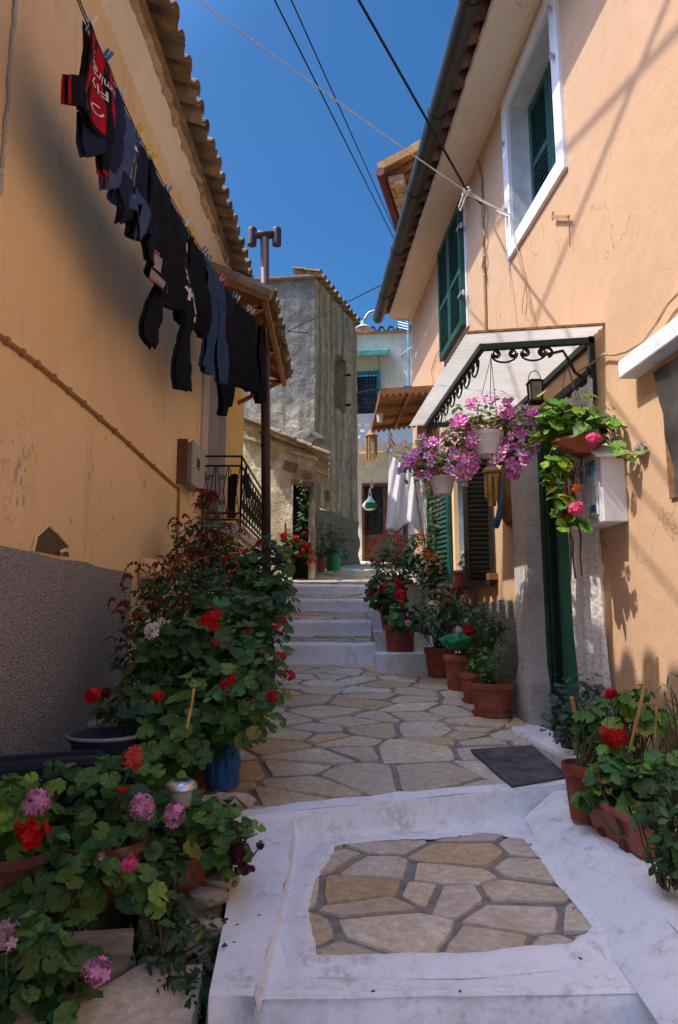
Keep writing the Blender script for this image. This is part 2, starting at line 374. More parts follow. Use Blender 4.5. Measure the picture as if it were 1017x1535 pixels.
cd.sensor_fit = 'VERTICAL'; cd.sensor_height = 36; cd.lens = 36*F/1535; cd.clip_start = .05; cd.clip_end = 2000
cam.rotation_euler = (pi/2+TH, 0, 0); sc.camera = cam
sc.view_settings.view_transform = 'Standard'; sc.view_settings.look = 'None'; sc.view_settings.exposure = 0
sc.cycles.max_bounces = 10; sc.cycles.diffuse_bounces = 6; sc.cycles.use_denoising = True
# ------------------------------------------------------------------ ground, paving, steps
mb = MB()
ys = [-120, -30, 0, 3, 6, 9, 12, 16, 20, 40, 100, 250]
def hz(y): return -1.75+.16*y if y > 0 else -1.75+.1*y
hz2 = lambda y: gl(max(0, min(20, y)))-.45 if 0 <= y <= 20 else (1.25+.12*(y-20) if y > 20 else -1.95+.1*y)
for a, b in zip(ys, ys[1:]):
    mb.quad((-250, a, hz2(a)), (250, a, hz2(a)), (250, b, hz2(b)), (-250, b, hz2(b)))
struct('terrain', mb, simple('dry_ground', (.22, .17, .10), .95, var=.3, scale=.5, bmp=.3))
def clip(poly, px, py, nx, ny):        # keep (p-p0).n <= 0
    out = []
    for i in range(len(poly)):
        a = poly[i]; b = poly[(i+1) % len(poly)]
        da = (a[0]-px)*nx+(a[1]-py)*ny; db = (b[0]-px)*nx+(b[1]-py)*ny
        if da <= 0: out.append(a)
        if (da < 0 < db) or (db < 0 < da):
            t = da/(da-db); out.append((a[0]+(b[0]-a[0])*t, a[1]+(b[1]-a[1])*t))
    return out
def inside(p, poly):
    c = False
    for i in range(len(poly)):
        a = poly[i]; b = poly[i-1]
        if (a[1] > p[1]) != (b[1] > p[1]) and p[0] < (b[0]-a[0])*(p[1]-a[1])/(b[1]-a[1])+a[0]: c = not c
    return c
SC = [(.74, .68, .57), (.68, .64, .57), (.76, .67, .52), (.70, .60, .45), (.77, .71, .61), (.60, .56, .50), (.72, .60, .42)]
def flagstones(mb, poly, zf, cell, gap, rng, ay=.72, h=.012, cols=SC, ochre=.15):
    xs = [p[0] for p in poly]; ysx = [p[1] for p in poly]
    x0, x1, y0, y1 = min(xs), max(xs), min(ysx), max(ysx)
    pts = []; tries = 0
    want = max(3, int((x1-x0)*(y1-y0)/(cell*cell*ay)))
    while len(pts) < want and tries < want*60:
        tries += 1
        p = (rng.uniform(x0-.1, x1+.1), rng.uniform(y0-.1, y1+.1))
        k = cell*rng.choice([.30, .5, .85, .95, 1.05])
        if all(((p[0]-q[0])**2+((p[1]-q[1])/ay)**2) > (k*.5+q[2]*.5)**2*.8 for q in pts): pts.append((p[0], p[1], k))
    for i, p in enumerate(pts):
        c = list(poly)
        for j, q in enumerate(pts):
            if i == j: continue
            dx, dy = q[0]-p[0], q[1]-p[1]; d = math.hypot(dx, dy)
            if d > cell*4: continue
            nx, ny = dx, dy/(ay*ay); l = math.hypot(nx, ny); nx /= l; ny /= l
            w = min(.85, max(.15, 0.5+.10*(p[2]**2-q[2]**2)/(dx*dx+(dy/ay)**2)))
            g = gap*.5*rng.uniform(.5, 1.5)
            c = clip(c, p[0]+dx*w-nx*g, p[1]+dy*w-ny*g, nx, ny)
            if len(c) < 3: break
        if len(c) < 3: continue
        area = abs(sum(c[k-1][0]*c[k][1]-c[k][0]*c[k-1][1] for k in range(len(c))))/2
        if area < cell*cell*.008: continue
        # irregular edges
        out = []
        for k in range(len(c)):
            a = c[k]; b = c[(k+1) % len(c)]; d = math.hypot(b[0]-a[0], b[1]-a[1])
            if d < .012: continue
            n = max(2, int(d/.07))
            for t in range(n):
                f = (t+.12)/n if t == 0 else t/n
                if t == 0 and d > .1:
                    out.append((a[0]+(b[0]-a[0])*.05, a[1]+(b[1]-a[1])*.05)); continue
                x = a[0]+(b[0]-a[0])*f; y = a[1]+(b[1]-a[1])*f
                w = noise.noise(Vector((x*9, y*9, i)))*.009
                out.append((x-(b[1]-a[1])/d*w, y+(b[0]-a[0])/d*w))
        if len(out) < 3: continue
        cx = sum(q[0] for q in out)/len(out); cy = sum(q[1] for q in out)/len(out)
        tx, ty = rng.uniform(-.010, .010), rng.uniform(-.010, .010); hh = h+rng.uniform(-.003, .003)
        base = rng.choice(cols)
        if rng.random() < ochre: base = (.68, .48, .25)
        k = rng.uniform(.74, 1.16); col = tuple(min(.8, q*k) for q in base)
        n = len(out)
        top = [(cx+(q[0]-cx)*.975, cy+(q[1]-cy)*.975, zf(q[0], q[1])+hh+tx*(q[0]-cx)/.3+ty*(q[1]-cy)/.3) for q in out]
        bot = [(q[0], q[1], zf(q[0], q[1])+hh*.3) for q in out]; low = [(q[0], q[1], zf(q[0], q[1])-.01) for q in out]
        o = len(mb.v); mb.v += top+bot+low
        fs = [tuple(o+q for q in range(n))]
        for q in range(n):
            r = (q+1) % n
            fs.append((o+q, o+n+q, o+n+r, o+r)); fs.append((o+n+q, o+2*n+q, o+2*n+r, o+n+r))
        for f in fs: mb.f.append(f); mb.c.append(col); mb.m.append(mb.mi)
def wob(x, y, a=.012): return a*noise.noise(Vector((x*3.1, y*3.1, 4.2)))
def strip(mb, la, lb, zf, n=24, jag=0.012, dz=0.0, m=5):     # painted/solid sheet between two lines in plan
    for i in range(n):
        for j in range(m):
            q = []
            for (ii, jj) in ((i, j), (i+1, j), (i+1, j+1), (i, j+1)):
                t = ii/n; s = jj/m
                def at(l):
                    f = t*(len(l)-1); k = min(int(f), len(l)-2); u = f-k
                    return Vector(l[k]).lerp(Vector(l[k+1]), u)
                p = at(la).lerp(at(lb), s)
                x, y = p.x, p.y
                if jj == m: x += jag*noise.noise(Vector((x*8, y*8, 1))); y += jag*2.4*noise.noise(Vector((x*8, y*8, 7)))
                q.append((x, y, zf(x, y)+dz+.006*noise.noise(Vector((x*4, y*4, 2)))))
            mb.quad(*q)
# --- landing: mortar bed + flagstones
zl = lambda x, y: -.98+.114*(y-3.9)
mb = MB()
XR_ = lambda y: 1.93-.071*y+.02
lp = [(-1.82, yedge(-1.82)+.02), (XR_(4.3), yedge(1.6)+.02), (XR_(8), 7.97), (-1.8, 7.97)]
n = 14
for i in range(n):
    t0, t1 = i/n, (i+1)/n
    a0 = Vector(lp[0]).lerp(Vector(lp[3]), t0); b0 = Vector(lp[1]).lerp(Vector(lp[2]), t0)
    a1 = Vector(lp[0]).lerp(Vector(lp[3]), t1); b1 = Vector(lp[1]).lerp(Vector(lp[2]), t1)
    mb.quad(*[(q.x, q.y, zl(q.x, q.y)) for q in (a0, b0, b1, a1)])
struct('landing_mortar', mb, M['mortar'])
mb = MB()
flagstones(mb, [(-1.2, yedge(-1.2)+.10), (1.48, yedge(1.48)+.06), (1.40, 6.2), (1.33, 7.92), (-1.2, 7.92)], zl, .37, .032, random.Random(33), ay=.76, ochre=.2)
struct('landing_paving', mb, M['stone'])
# --- whitewashed front edge, riser and lower tread
zt = lambda x, y: -1.10+.055*(y-3.9)
mb = MB()
A = [(x, yedge(x)) for x in (-.62, 0, .5, 1.0, 1.5)]
strip(mb, A, [(x, y+.11+.02*math.sin(x*5)) for x, y in A], zl, dz=.016, jag=.011)
for i in range(40):                                            # riser
    x0 = -.62+2.12*i/40; x1 = -.62+2.12*(i+1)/40
    r = lambda x, k: yedge(x)+[0, -.012, -.022, -.075][k]+.008*noise.noise(Vector((x*5, k*3, 1)))
    zz = lambda x, y, k: [zl(x, y)+.016, zl(x, y)-.012, zt(x, y)+.03, zt(x, y)-.006][k]
    for k in range(3):
        mb.quad((x0, r(x0, k+1), zz(x0, yedge(x0), k+1)), (x1, r(x1, k+1), zz(x1, yedge(x1), k+1)), (x1, r(x1, k), zz(x1, yedge(x1), k)), (x0, r(x0, k), zz(x0, yedge(x0), k)))
def tpt(u, v):
    for _ in range(1):
        a, b = ray(u, v)
        Y = (-1.10-.055*3.9)/(b-.055); return (a*Y, Y)
fl = [tpt(*q) for q in [(468, 1446), (455, 1385), (462, 1330), (500, 1272), (560, 1264), (640, 1262), (725, 1254), (790, 1262), (842, 1330), (900, 1400), (860, 1428), (700, 1442)]]
lt = [(-.30, yedge(-.3)-.02), (1.35, yedge(1.35)-.02), (1.15, 2.40), (-.30, 2.36)]
def grid_sheet(mb, poly4, zf, nx, ny, hole=None, dz=0):
    a, b, c, d = [Vector(q) for q in poly4]
    for i in range(nx):
        for j in range(ny):
            q = []
            for ii, jj in ((i, j), (i+1, j), (i+1, j+1), (i, j+1)):
                p = a.lerp(b, ii/nx).lerp(d.lerp(c, ii/nx), jj/ny); q.append((p.x, p.y, zf(p.x, p.y)+dz+.005*noise.noise(Vector((p.x*4, p.y*4, 3)))))
            mb.quad(*q)
grid_sheet(mb, lt, zt, 30, 28)
# nosing and next riser, next tread
nose = lambda x: 2.40+.02*(x)+.01*noise.noise(Vector((x*3, 0, 9)))
for i in range(40):
    x0 = -.30+1.75*i/40; x1 = -.30+1.75*(i+1)/40
    pr = [(0, .004), (-.02, -.01), (-.028, -.05), (-.035, -.19)]
    for k in range(3):
        mb.quad((x0, nose(x0)+pr[k+1][0], zt(x0, 2.4)+pr[k+1][1]), (x1, nose(x1)+pr[k+1][0], zt(x1, 2.4)+pr[k+1][1]), (x1, nose(x1)+pr[k][0], zt(x1, 2.4)+pr[k][1]), (x0, nose(x0)+pr[k][0], zt(x0, 2.4)+pr[k][1]))
grid_sheet(mb, [(-.9, 2.42), (2.0, 2.42), (2.0, -.5), (-.9, -.5)], lambda x, y: -1.37, 10, 10)
# low white kerb on the left of the tread
kz = lambda x, y: -.955+.17*(y-3.7) if y > 2.35 else -1.19
KL_ = [(-.50, 3.70), (-.47, 3.2), (-.43, 2.75), (-.40, 2.3)]; KR_ = [(-.235, 3.75), (-.225, 3.2), (-.235, 2.75), (-.26, 2.3)]
kzz = lambda x, y: zt(x, y)+.045+.11*max(0, y-3.2)
strip(mb, KL_, KR_, kzz, dz=0, jag=.006, n=30)
for i in range(30):
    def at(l, t):
        f = t*(len(l)-1); k = min(int(f), len(l)-2); return Vector(l[k]).lerp(Vector(l[k+1]), f-k)
    p0, p1 = at(KR_, i/30), at(KR_, (i+1)/30); q0, q1 = at(KL_, i/30), at(KL_, (i+1)/30)
    w = lambda p: .01+.006*noise.noise(Vector((p.x*6, p.y*6, 0)))
    mb.quad((p0.x+.014, p0.y, zt(p0.x, p0.y)-.01), (p1.x+.014, p1.y, zt(p1.x, p1.y)-.01), (p1.x, p1.y, kzz(p1.x, p1.y)), (p0.x, p0.y, kzz(p0.x, p0.y)))
    mb.quad((q0.x, q0.y, kzz(q0.x, q0.y)), (q1.x, q1.y, kzz(q1.x, q1.y)), (q1.x-.03, q1.y, -1.5), (q0.x-.03, q0.y, -1.5))
pz = at(KL_, 1); pw = at(KR_, 1)
mb.quad((pz.x, pz.y, -1.5), (pw.x, pw.y, -1.5), (pw.x, pw.y, kzz(pw.x, pw.y)), (pz.x, pz.y, kzz(pz.x, pz.y)))
# sloping apron and shelf on the right
lowL = [(1.02, 3.98), (1.0, 3.6), (.98, 3.1), (.96, 2.7), (.95, 2.3), (.94, 1.6)]
upL = [(1.24, 4.10), (1.22, 3.6), (1.19, 3.2), (1.17, 2.85), (1.16, 2.4), (1.16, 1.6)]
def az(x, y): return -.975+.06*(y-4.0)
def ap(x, y):
    f = (y-1.6)/2.45*0
    return 0
for i in range(34):
    for j in range(6):
        q = []
        for ii, jj in ((i, j), (i+1, j), (i+1, j+1), (i, j+1)):
            p = at(lowL, ii/34); r = at(upL, ii/34); t = jj/6; s = p.lerp(r, t)
            zlo = zt(p.x, p.y)+.003; zhi = az(r.x, r.y)
            q.append((s.x, s.y, zlo+(zhi-zlo)*(t**.8)+.012*noise.noise(Vector((s.x*4, s.y*3, 5)))))
        mb.quad(*q)
    p0, p1 = at(upL, i/34), at(upL, (i+1)/34)
    b0, b1 = W(p0.y, 0, -.03), W(p1.y, 0, -.03)
    mb.quad((p0.x, p0.y, az(*p0)), (b0.x, b0.y, az(*p0)), (b1.x, b1.y, az(*p1)), (p1.x, p1.y, az(*p1)))
p0, r0 = at(lowL, 0), at(upL, 0)
struct('whitewashed_steps', mb, M['white'], smooth=True, merge=True)
mb = MB()
fcx, fcy = sum(q[0] for q in fl)/len(fl), sum(q[1] for q in fl)/len(fl)
mb.add([(fcx+(x-fcx)*.985, fcy+(y-fcy)*.985, zt(x, y)+.008) for x, y in fl], [tuple(range(len(fl)))[::-1]])
struct('tread_mortar', mb, M['mortar'])
mb = MB()
flagstones(mb, [q for q in fl][::-1] if False else [(x, y) for x, y in fl][::-1], lambda x, y: zt(x, y)+.007, .26, .028, random.Random(5), ay=.75, ochre=.2, h=.012)
struct('tread_paving', mb, M['stone'])
mb = MB(); ring = []                                       # paint brushed ragged over the rim of the stones
for i in range(len(fl)):
    a = Vector(fl[i]); b = Vector(fl[(i+1) % len(fl)]); k = max(2, int((b-a).length/.02))
    ring += [a.lerp(b, j/k) for j in range(k)]
cc = Vector((fcx, fcy)); vs = []
for i, p in enumerate(ring):
    d = (p-cc); l = d.length; d = d/l
    w = .024+.014*noise.noise(Vector((p.x*4, p.y*4, 1)))+.010*noise.noise(Vector((p.x*23, p.y*23, 2)))
    for o_, z_ in ((-w, .020), (-w*.3, .026), (.035, .021), (.10, .001)):
        q = p+d*o_; vs.append((q.x, q.y, zt(q.x, q.y)+z_))
nr_ = len(ring); mb.add(vs, [(4*i+j, 4*((i+1) % nr_)+j, 4*((i+1) % nr_)+j+1, 4*i+j+1) for i in range(nr_) for j in range(3)])
struct('painted_rim', mb, M['white'], smooth=True)
# --- upper flight of four steps
RIS = [(7.95, -.522, -.285, 8.62), (8.62, -.218, -.033, 9.9), (9.9, .095, .266, 11.0), (11.0, .376, .524, 11.6)]
mb = MB(); mt = MB(); ms = MB(); rg = random.Random(9)
for k, (y0, zb, zt_, y1) in enumerate(RIS):
    xa, xb = -1.62, [.42, .40, .62, .9][k]
    nn = 30
    for i in range(nn):
        x0 = xa+(xb-xa)*i/nn; x1 = xa+(xb-xa)*(i+1)/nn
        yy = lambda x: y0+.03*noise.noise(Vector((x*2.3, k, 0)))
        pr = [(.0, .006), (-.012, -.02), (-.012, zb-zt_+.05), (-.03, zb-zt_-.05)]
        for j in range(3):
            mb.quad((x0, yy(x0)+pr[j+1][0], zt_+pr[j+1][1]), (x1, yy(x1)+pr[j+1][0], zt_+pr[j+1][1]), (x1, yy(x1)+pr[j][0], zt_+pr[j][1]), (x0, yy(x0)+pr[j][0], zt_+pr[j][1]))
        mb.quad((x0, yy(x0), zt_+.006), (x1, yy(x1), zt_+.006), (x1, yy(x1)+.035+.04*noise.noise(Vector((x1*4, k, 3))), zt_+.018), (x0, yy(x0)+.035+.04*noise.noise(Vector((x0*4, k, 3))), zt_+.018))
    mb.quad((xb, y0-.01, zt_+.006), (xb, y0-.01, zb-.2), (xb, y1+.05, zb-.2), (xb, y1+.05, zt_+.1))
    zf = (lambda z0, yy0: (lambda x, y: z0+.1*(y-yy0)))(zt_, y0)
    mt.quad((xa, y0+.01, zf(0, y0)), (xb, y0+.01, zf(0, y0)), (xb, y1+.03, zf(0, y1+.03)), (xa, y1+.03, zf(0, y1+.03)))
    flagstones(ms, [(xa, y0+.03), (xb-.05, y0+.03), (xb-.05, y1), (xa, y1)], zf, .36, .05, rg, ay=.8, cols=[(.46, .41, .34), (.40, .37, .32), (.5, .42, .31), (.36, .33, .3)])
struct('stair_risers', mb, M['white'])
struct('stair_mortar', mt, M['mortar'])
struct('stair_paving', ms, M['stone'])
# raised white ledge on the right of the steps (pots stand on it)
LED = [(7.45, 8.3, .40, -.36), (8.28, 8.9, .42, -.14), (8.88, 10.4, .42, .18), (10.38, 12.2, .60, .42)]
mb = MB()
for (ya, yb, xa, z) in LED:
    xb = 1.93-.071*ya+.02
    mb.mbox(lambda a, zz, o: Vector((o, a, zz)), ya, yb, z-.8, z, xa+.0, xb)
struct('ledge', mb, M['white'], bevel=.02)
# upper lane
zu = lambda x, y: .524+.13*(y-11)
mt = MB(); mt.quad((-1.7, 11.5, zu(0, 11.5)), (1.4, 11.5, zu(0, 11.5)), (3, 21, zu(0, 21)), (-1.7, 21, zu(0, 21)))
struct('lane_mortar', mt, M['mortar'])
ms = MB(); flagstones(ms, [(-1.6, 11.6), (1.3, 11.6), (2.0, 20.5), (-1.2, 20.5)], zu, .55, .04, random.Random(3), ay=.9)
struct('lane_paving', ms, M['stone'])
# planted strip on the left (soil) and its rough stone edging
mb = MB()
yy = [1.0, 2.2, 2.6, 3.0, 3.4, 3.8, 4.6, 6, 8, 11.4]
for a, b in zip(yy, yy[1:]):
    for (xa, xb) in ((-1.9, -1.1), (-1.1, -.46)):
        e = lambda x, y: min(x, -.56-.03*max(0, y-4)) if y > 3.8 else x
        mb.quad((xa, a, gl(a)+wob(xa, a, .04)), (e(xb, a), a, gl(a)+wob(xb, a, .04)), (e(xb, b), b, gl(b)+wob(xb, b, .04)), (xa, b, gl(b)+wob(xa, b, .04)))
struct('planting_soil', mb, M['soil'])
mb = MB(); mb.mbox(lambda a, z, o: Vector((o, a, z)), 2.56, 3.72, -1.4, -1.05, -1.8, -.84)
struct('raised_bed_soil', mb, M['soil'], bevel=.03)
ms = MB()
flagstones(ms, [(-1.7, 1.6), (-.44, 1.6), (-.47, 3.0), (-.52, 3.5), (-.75, 3.5), (-.8, 2.75), (-1.7, 2.75)], lambda x, y: gl(y)+.0, .42, .05, random.Random(15), ay=.8, h=.05, ochre=.2)
struct('rough_paving', ms, M['stone'])
# ------------------------------------------------------------------ walls with openings
def wall(mb, Mf, a0, a1, z0, z1, holes, step=.6, off=0):
    A = {a0, a1}; Z = {z0, z1}
    holes = [(max(a0, h[0]), min(a1, h[1]), max(z0, h[2]), min(z1, h[3])) for h in holes]
    for h in holes: A |= {h[0], h[1]}; Z |= {h[2], h[3]}
    def fill(s):
        s = sorted(s); o = []
        for p, q in zip(s, s[1:]):
            k = max(1, int((q-p)/step)); o += [p+(q-p)*i/k for i in range(k)]
        return o+[s[-1]]
    A = fill(A); Z = fill(Z)
    for p, q in zip(A, A[1:]):
        for r, s in zip(Z, Z[1:]):
            ca, cz = (p+q)/2, (r+s)/2
            if any(h[0] < ca < h[1] and h[2] < cz < h[3] for h in holes): continue
            mb.quad(Mf(p, r, off), Mf(q, r, off), Mf(q, s, off), Mf(p, s, off))
def reveal(mb, Mf, a0, a1, z0, z1, depth, out=0.0):
    for (p, q) in (((a0, z0), (a1, z0)), ((a1, z0), (a1, z1)), ((a1, z1), (a0, z1)), ((a0, z1), (a0, z0))):
        mb.quad(Mf(p[0], p[1], out), Mf(q[0], q[1], out), Mf(q[0], q[1], -depth), Mf(p[0], p[1], -depth))
def leaf_shutter(name, Mf, a0, a1, z0, z1, o0, t, mat, parent, rails=(0, .5, 1), slat=.05, w=.06, label=None):
    mb = MB(); mb.mbox(Mf, a0, a0+w, z0, z1, o0, o0+t); mb.mbox(Mf, a1-w, a1, z0, z1, o0, o0+t)
    zz = [z0+(z1-z0)*r for r in rails]
    for i, z in enumerate(zz):
        lo, hi = (z, z+w*1.3) if i == 0 else ((z-w*1.3, z) if i == len(zz)-1 else (z-w*.5, z+w*.5))
        mb.mbox(Mf, a0+w, a1-w, lo, hi, o0+.003, o0+t-.003)
    fr = mb.build(name, mat, parent)
    if label: fr['label'] = label
    ml = MB(); z = z0+w*1.3+slat*.5
    while z < z1-w*1.3:
        if all(abs(z-q) > w*.6 for q in zz[1:-1]):
            p = [Mf(a0+w*.9, z-slat*.45, o0+t*.9), Mf(a1-w*.9, z-slat*.45, o0+t*.9), Mf(a1-w*.9, z+slat*.40, o0+t*.15), Mf(a0+w*.9, z+slat*.40, o0+t*.15)]
            d = Mf(a0, z+.009, o0)-Mf(a0, z, o0)
            ml.hexa(p+[q+d for q in p])
        z += slat
    ml.build('louvre', mat, fr)
    return fr
def frame_band(mb, Mf, a0, a1, z0, z1, w, o0, o1):
    mb.mbox(Mf, a0-w, a0, z0-w, z1+w, o0, o1); mb.mbox(Mf, a1, a1+w, z0-w, z1+w, o0, o1)
    mb.mbox(Mf, a0, a1, z1, z1+w, o0, o1); mb.mbox(Mf, a0, a1, z0-w, z0, o0, o1)
TC = [(.30, .23, .15), (.34, .27, .18), (.25, .20, .14), (.30, .20, .12), (.20, .17, .125)]
def tiles(mb, o, a, d, n, rows, pitch=.26, length=.42, r=.085, rng=R, cols=TC, lift=.0):
    o = Vector(o); a = Vector(a).normalized(); d = Vector(d).normalized(); up = a.cross(d).normalized()
    if up.z < 0: up = -up
    for row in range(rows):
        for i in range(n):
            for kind in (1, -1):
                s = o+a*(i*pitch+(pitch*.5 if kind < 0 else 0)+rng.uniform(-.012, .012))-d*(row*length*.82+rng.uniform(-.025, .02))+up*(row*.016+lift)
                if kind > 0: s = s+up*.035
                r0, r1 = (r*1.02, r*.85) if kind > 0 else (r*.92, r*1.05)
                rot = rng.uniform(-.03, .03); L_ = length
                c = rng.choice(cols); k = rng.uniform(.65, 1.15); c = tuple(x*k for x in c)
                m = 7; vs = []
                for (q, rr, zz) in ((0, r0, 0), (1, r1, .0)):
                    for th in (1.0, .86):
                        for j in range(m+1):
                            an = pi*j/m
                            x = math.cos(an)*rr*th; h = math.sin(an)*rr*th*.85*kind+(0 if kind > 0 else .055)
                            vs.append(s+a*(x+rot*q*L_)+up*h-d*(q*L_))
                K = m+1; fs = []
                for j in range(m):
                    fs.append((j, j+1, 2*K+j+1, 2*K+j)); fs.append((K+j, 3*K+j, 3*K+j+1, K+j+1)); fs.append((j, K+j, K+j+1, j+1))
                mb.add(vs, fs, c)
# ================================================================== left house
hl = thing('house', 'orange rendered house in shade with grey roughcast base and laundry along its wall', 'house', (-1.85, 4, -1))
mb = MB(); wall(mb, V, -3, 8.06, .30, 4.47, [])
mb.quad((-1.85-.06, -3, 4.47), (-6, -3, 4.47), (-6, -3, -3), (-1.91, -3, -3))
mb.build('wall', M['orange'], hl)
mb = MB(); mb.quad(V(11.2, -1), V(11.2, 4.47), Vector((-6, 11.2, 4.47)), Vector((-6, 11.2, -1)))
mb.build('end_wall', M['yellow'], hl)
mb = MB(); mb.quad(V(8.06, .30), V(8.06, -1), V(5.2, -1), V(5.2, .30))
mb.build('lower_wall', M['orange'], hl)
mb = MB(); wall(mb, V, 8.06, 11.2, -1, 4.47, [(8.3, 9.55, 1.15, 3.35)]); mb.build('wall', M['yellow'], hl)
mb = MB()
for i in range(46):
    for j in range(6):
        y0, y1 = -3+8.6*i/46, -3+8.6*(i+1)/46
        z0, z1 = -1.6+1.97*j/6, -1.6+1.97*(j+1)/6
        wv = lambda y, z: V(y, z+(.03*noise.noise(Vector((y*2.5, 0, 0)))+.012*noise.noise(Vector((y*13, 0, 4))) if z > .3 else 0), .035+.01*noise.noise(Vector((y*2, z*2, 0))))
        mb.quad(wv(y0, z0), wv(y1, z0), wv(y1, z1), wv(y0, z1))
    y0, y1 = -3+8.6*i/46, -3+8.6*(i+1)/46
    mb.quad(wv(y0, .37), wv(y1, .37), V(y1, .36, -.01), V(y0, .36, -.01))
mb.quad(V(5.6, -1.6, .035), V(5.6, -1.6), V(5.6, .37), V(5.6, .37, .035))
mb.build('plinth', M['roughcast'], hl)
mb = MB()                                                     # patch where the render has fallen off
pp = [(50, 826), (57, 800), (74, 788), (86, 800), (101, 817), (104, 835)]
for k in (0,):
    c = LW(78, 812, .012)
    vs = [LW(u, v, .006) for u, v in pp]
    mb.add([c]+vs, [(0, i+1, (i+1) % len(vs)+1) for i in range(len(vs))])
mb.build('bare_patch', M['broken'], hl)
mb = MB()
ed = [(50, 826), (55, 803), (73, 787), (87, 799), (103, 818)]
for i in range(len(ed)-1): mb.tube([LW(*ed[i], .008), LW((ed[i][0]+ed[i+1][0])/2, (ed[i][1]+ed[i+1][1])/2+1, .016), LW(*ed[i+1], .008)], .010, 5)
mb.tube([LW(92, 834, .02), LW(93, 826, .05), LW(98, 824, .06), LW(105, 828, .06)], [.004, .012, .012, .003], 6)
mb.build('flaking_plaster', M['orange'], hl)
mb = MB(); rr = random.Random(4)                              # ragged filled crack high up on the wall
ps = [(22, -25), (24, 0), (23, 30), (18, 60), (17, 95), (13, 118), (14, 150), (9, 180), (7, 215), (4, 250), (2, 292)]
for (a, b) in zip(ps, ps[1:]):
    for k in range(4):
        f, g_ = k/4, (k+1)/4
        w = rr.uniform(3, 6.5); p = (a[0]+(b[0]-a[0])*f+rr.uniform(-1.4, 1.4), a[1]+(b[1]-a[1])*f); q = (a[0]+(b[0]-a[0])*g_+rr.uniform(-1.4, 1.4), a[1]+(b[1]-a[1])*g_+2)
        w2 = rr.uniform(3, 6.5)
        mb.hexa([LW(p[0]-w/2, p[1], -.002), LW(p[0]+w/2, p[1], -.002), LW(q[0]+w2/2, q[1], -.002), LW(q[0]-w2/2, q[1], -.002), LW(p[0]-w/2, p[1], .012), LW(p[0]+w/2, p[1], .012), LW(q[0]+w2/2, q[1], .012), LW(q[0]-w2/2, q[1], .012)])
mb.build('crack_filling', M['jamb'], hl)
mb = MB(); rr = random.Random(8)                              # small flakes of paint missing
for k in range(42):
    if k < 26: u, v = rr.gauss(30, 16), rr.gauss(705, 18)
    else: u, v = rr.uniform(20, 260), rr.uniform(640, 800)
    w, h = rr.uniform(.7, 2.2)*(2.4 if k < 3 else 1), rr.uniform(2, 8)*(2 if k < 2 else 1)
    n_ = 8; vs = [LW(u+w*math.cos(2*pi*i/n_)*rr.uniform(.6, 1.1), v+h*math.sin(2*pi*i/n_)*rr.uniform(.6, 1.1), .003) for i in range(n_)]
    mb.add([LW(u, v, .003)]+vs, [(0, i+1, (i+1) % n_+1) for i in range(n_)], None)
tag(mb.build('bare_flakes', simple('flake', (.62, .50, .40), .9, var=.2, scale=20), hl), kind='stuff')
# cove, mortar lumps and tiles
def eave(mb, prof, ya, yb, n=40, wobble=0):
    for i in range(n):
        y0, y1 = ya+(yb-ya)*i/n, ya+(yb-ya)*(i+1)/n
        for (p, q) in zip(prof, prof[1:]):
            wv = lambda pt, y: V(y, pt[1]+wobble*noise.noise(Vector((y*6, pt[0]*9, 1))), pt[0]+wobble*1.5*noise.noise(Vector((y*7, pt[1]*9, 5))))
            mb.quad(wv(p, y0), wv(p, y1), wv(q, y1), wv(q, y0))
mb = MB(); eave(mb, [(-.02, 4.45), (.02, 4.455), (.06, 4.49), (.12, 4.56), (.185, 4.60)], -3, 8.0); eave(mb, [(-.02, 4.45), (.02, 4.455), (.06, 4.49), (.12, 4.56), (.185, 4.60)], 8.0, 11.2, 10)
mb.build('cove', M['cream'], hl)
mb = MB(); eave(mb, [(.175, 4.595), (.20, 4.60), (.24, 4.625), (.25, 4.66), (.2, 4.72)], -3, 11.2, 200, .028)
mb.build('mortar_edge', simple('lime_mortar', (.46, .38, .28), .95, var=.4, scale=9, bmp=.8, bd=.02), hl)
mb = MB(); a = Vector((.0208, 1, 0)); d = Vector((1, 0, -.34))
tiles(mb, V(-2.5, 4.615, .46), a, d, 54, 4, pitch=.255, rng=random.Random(2))
s0, s1 = V(-2.6, 4.60, .30), V(11.2, 4.60, .30)
mb.quad(s0, s1, s1-d.normalized()*4, s0-d.normalized()*4, (.3, .22, .14))
mb.build('roof', M['tile'], hl, smooth=False)
# balcony door
bd = MB(); bd.mbox(V, 8.36, 9.49, 1.16, 3.3, -.10, -.05)
dr = bd.build('door', simple('grey_door', (.26, .24, .25), .7, var=.12, scale=5), hl)
mb = MB(); frame_band(mb, V, 8.34, 9.51, 1.16, 3.31, .10, -.12, .03); mb.build('door_frame', simple('pinkish_trim', (.62, .50, .44), .7, var=.08), hl)
mb = MB(); mb.mbox(V, 8.02, 8.20, -.2, 4.4, -.05, .035); mb.build('corner_trim', simple('pale_trim', (.58, .47, .42), .7, var=.08), hl)
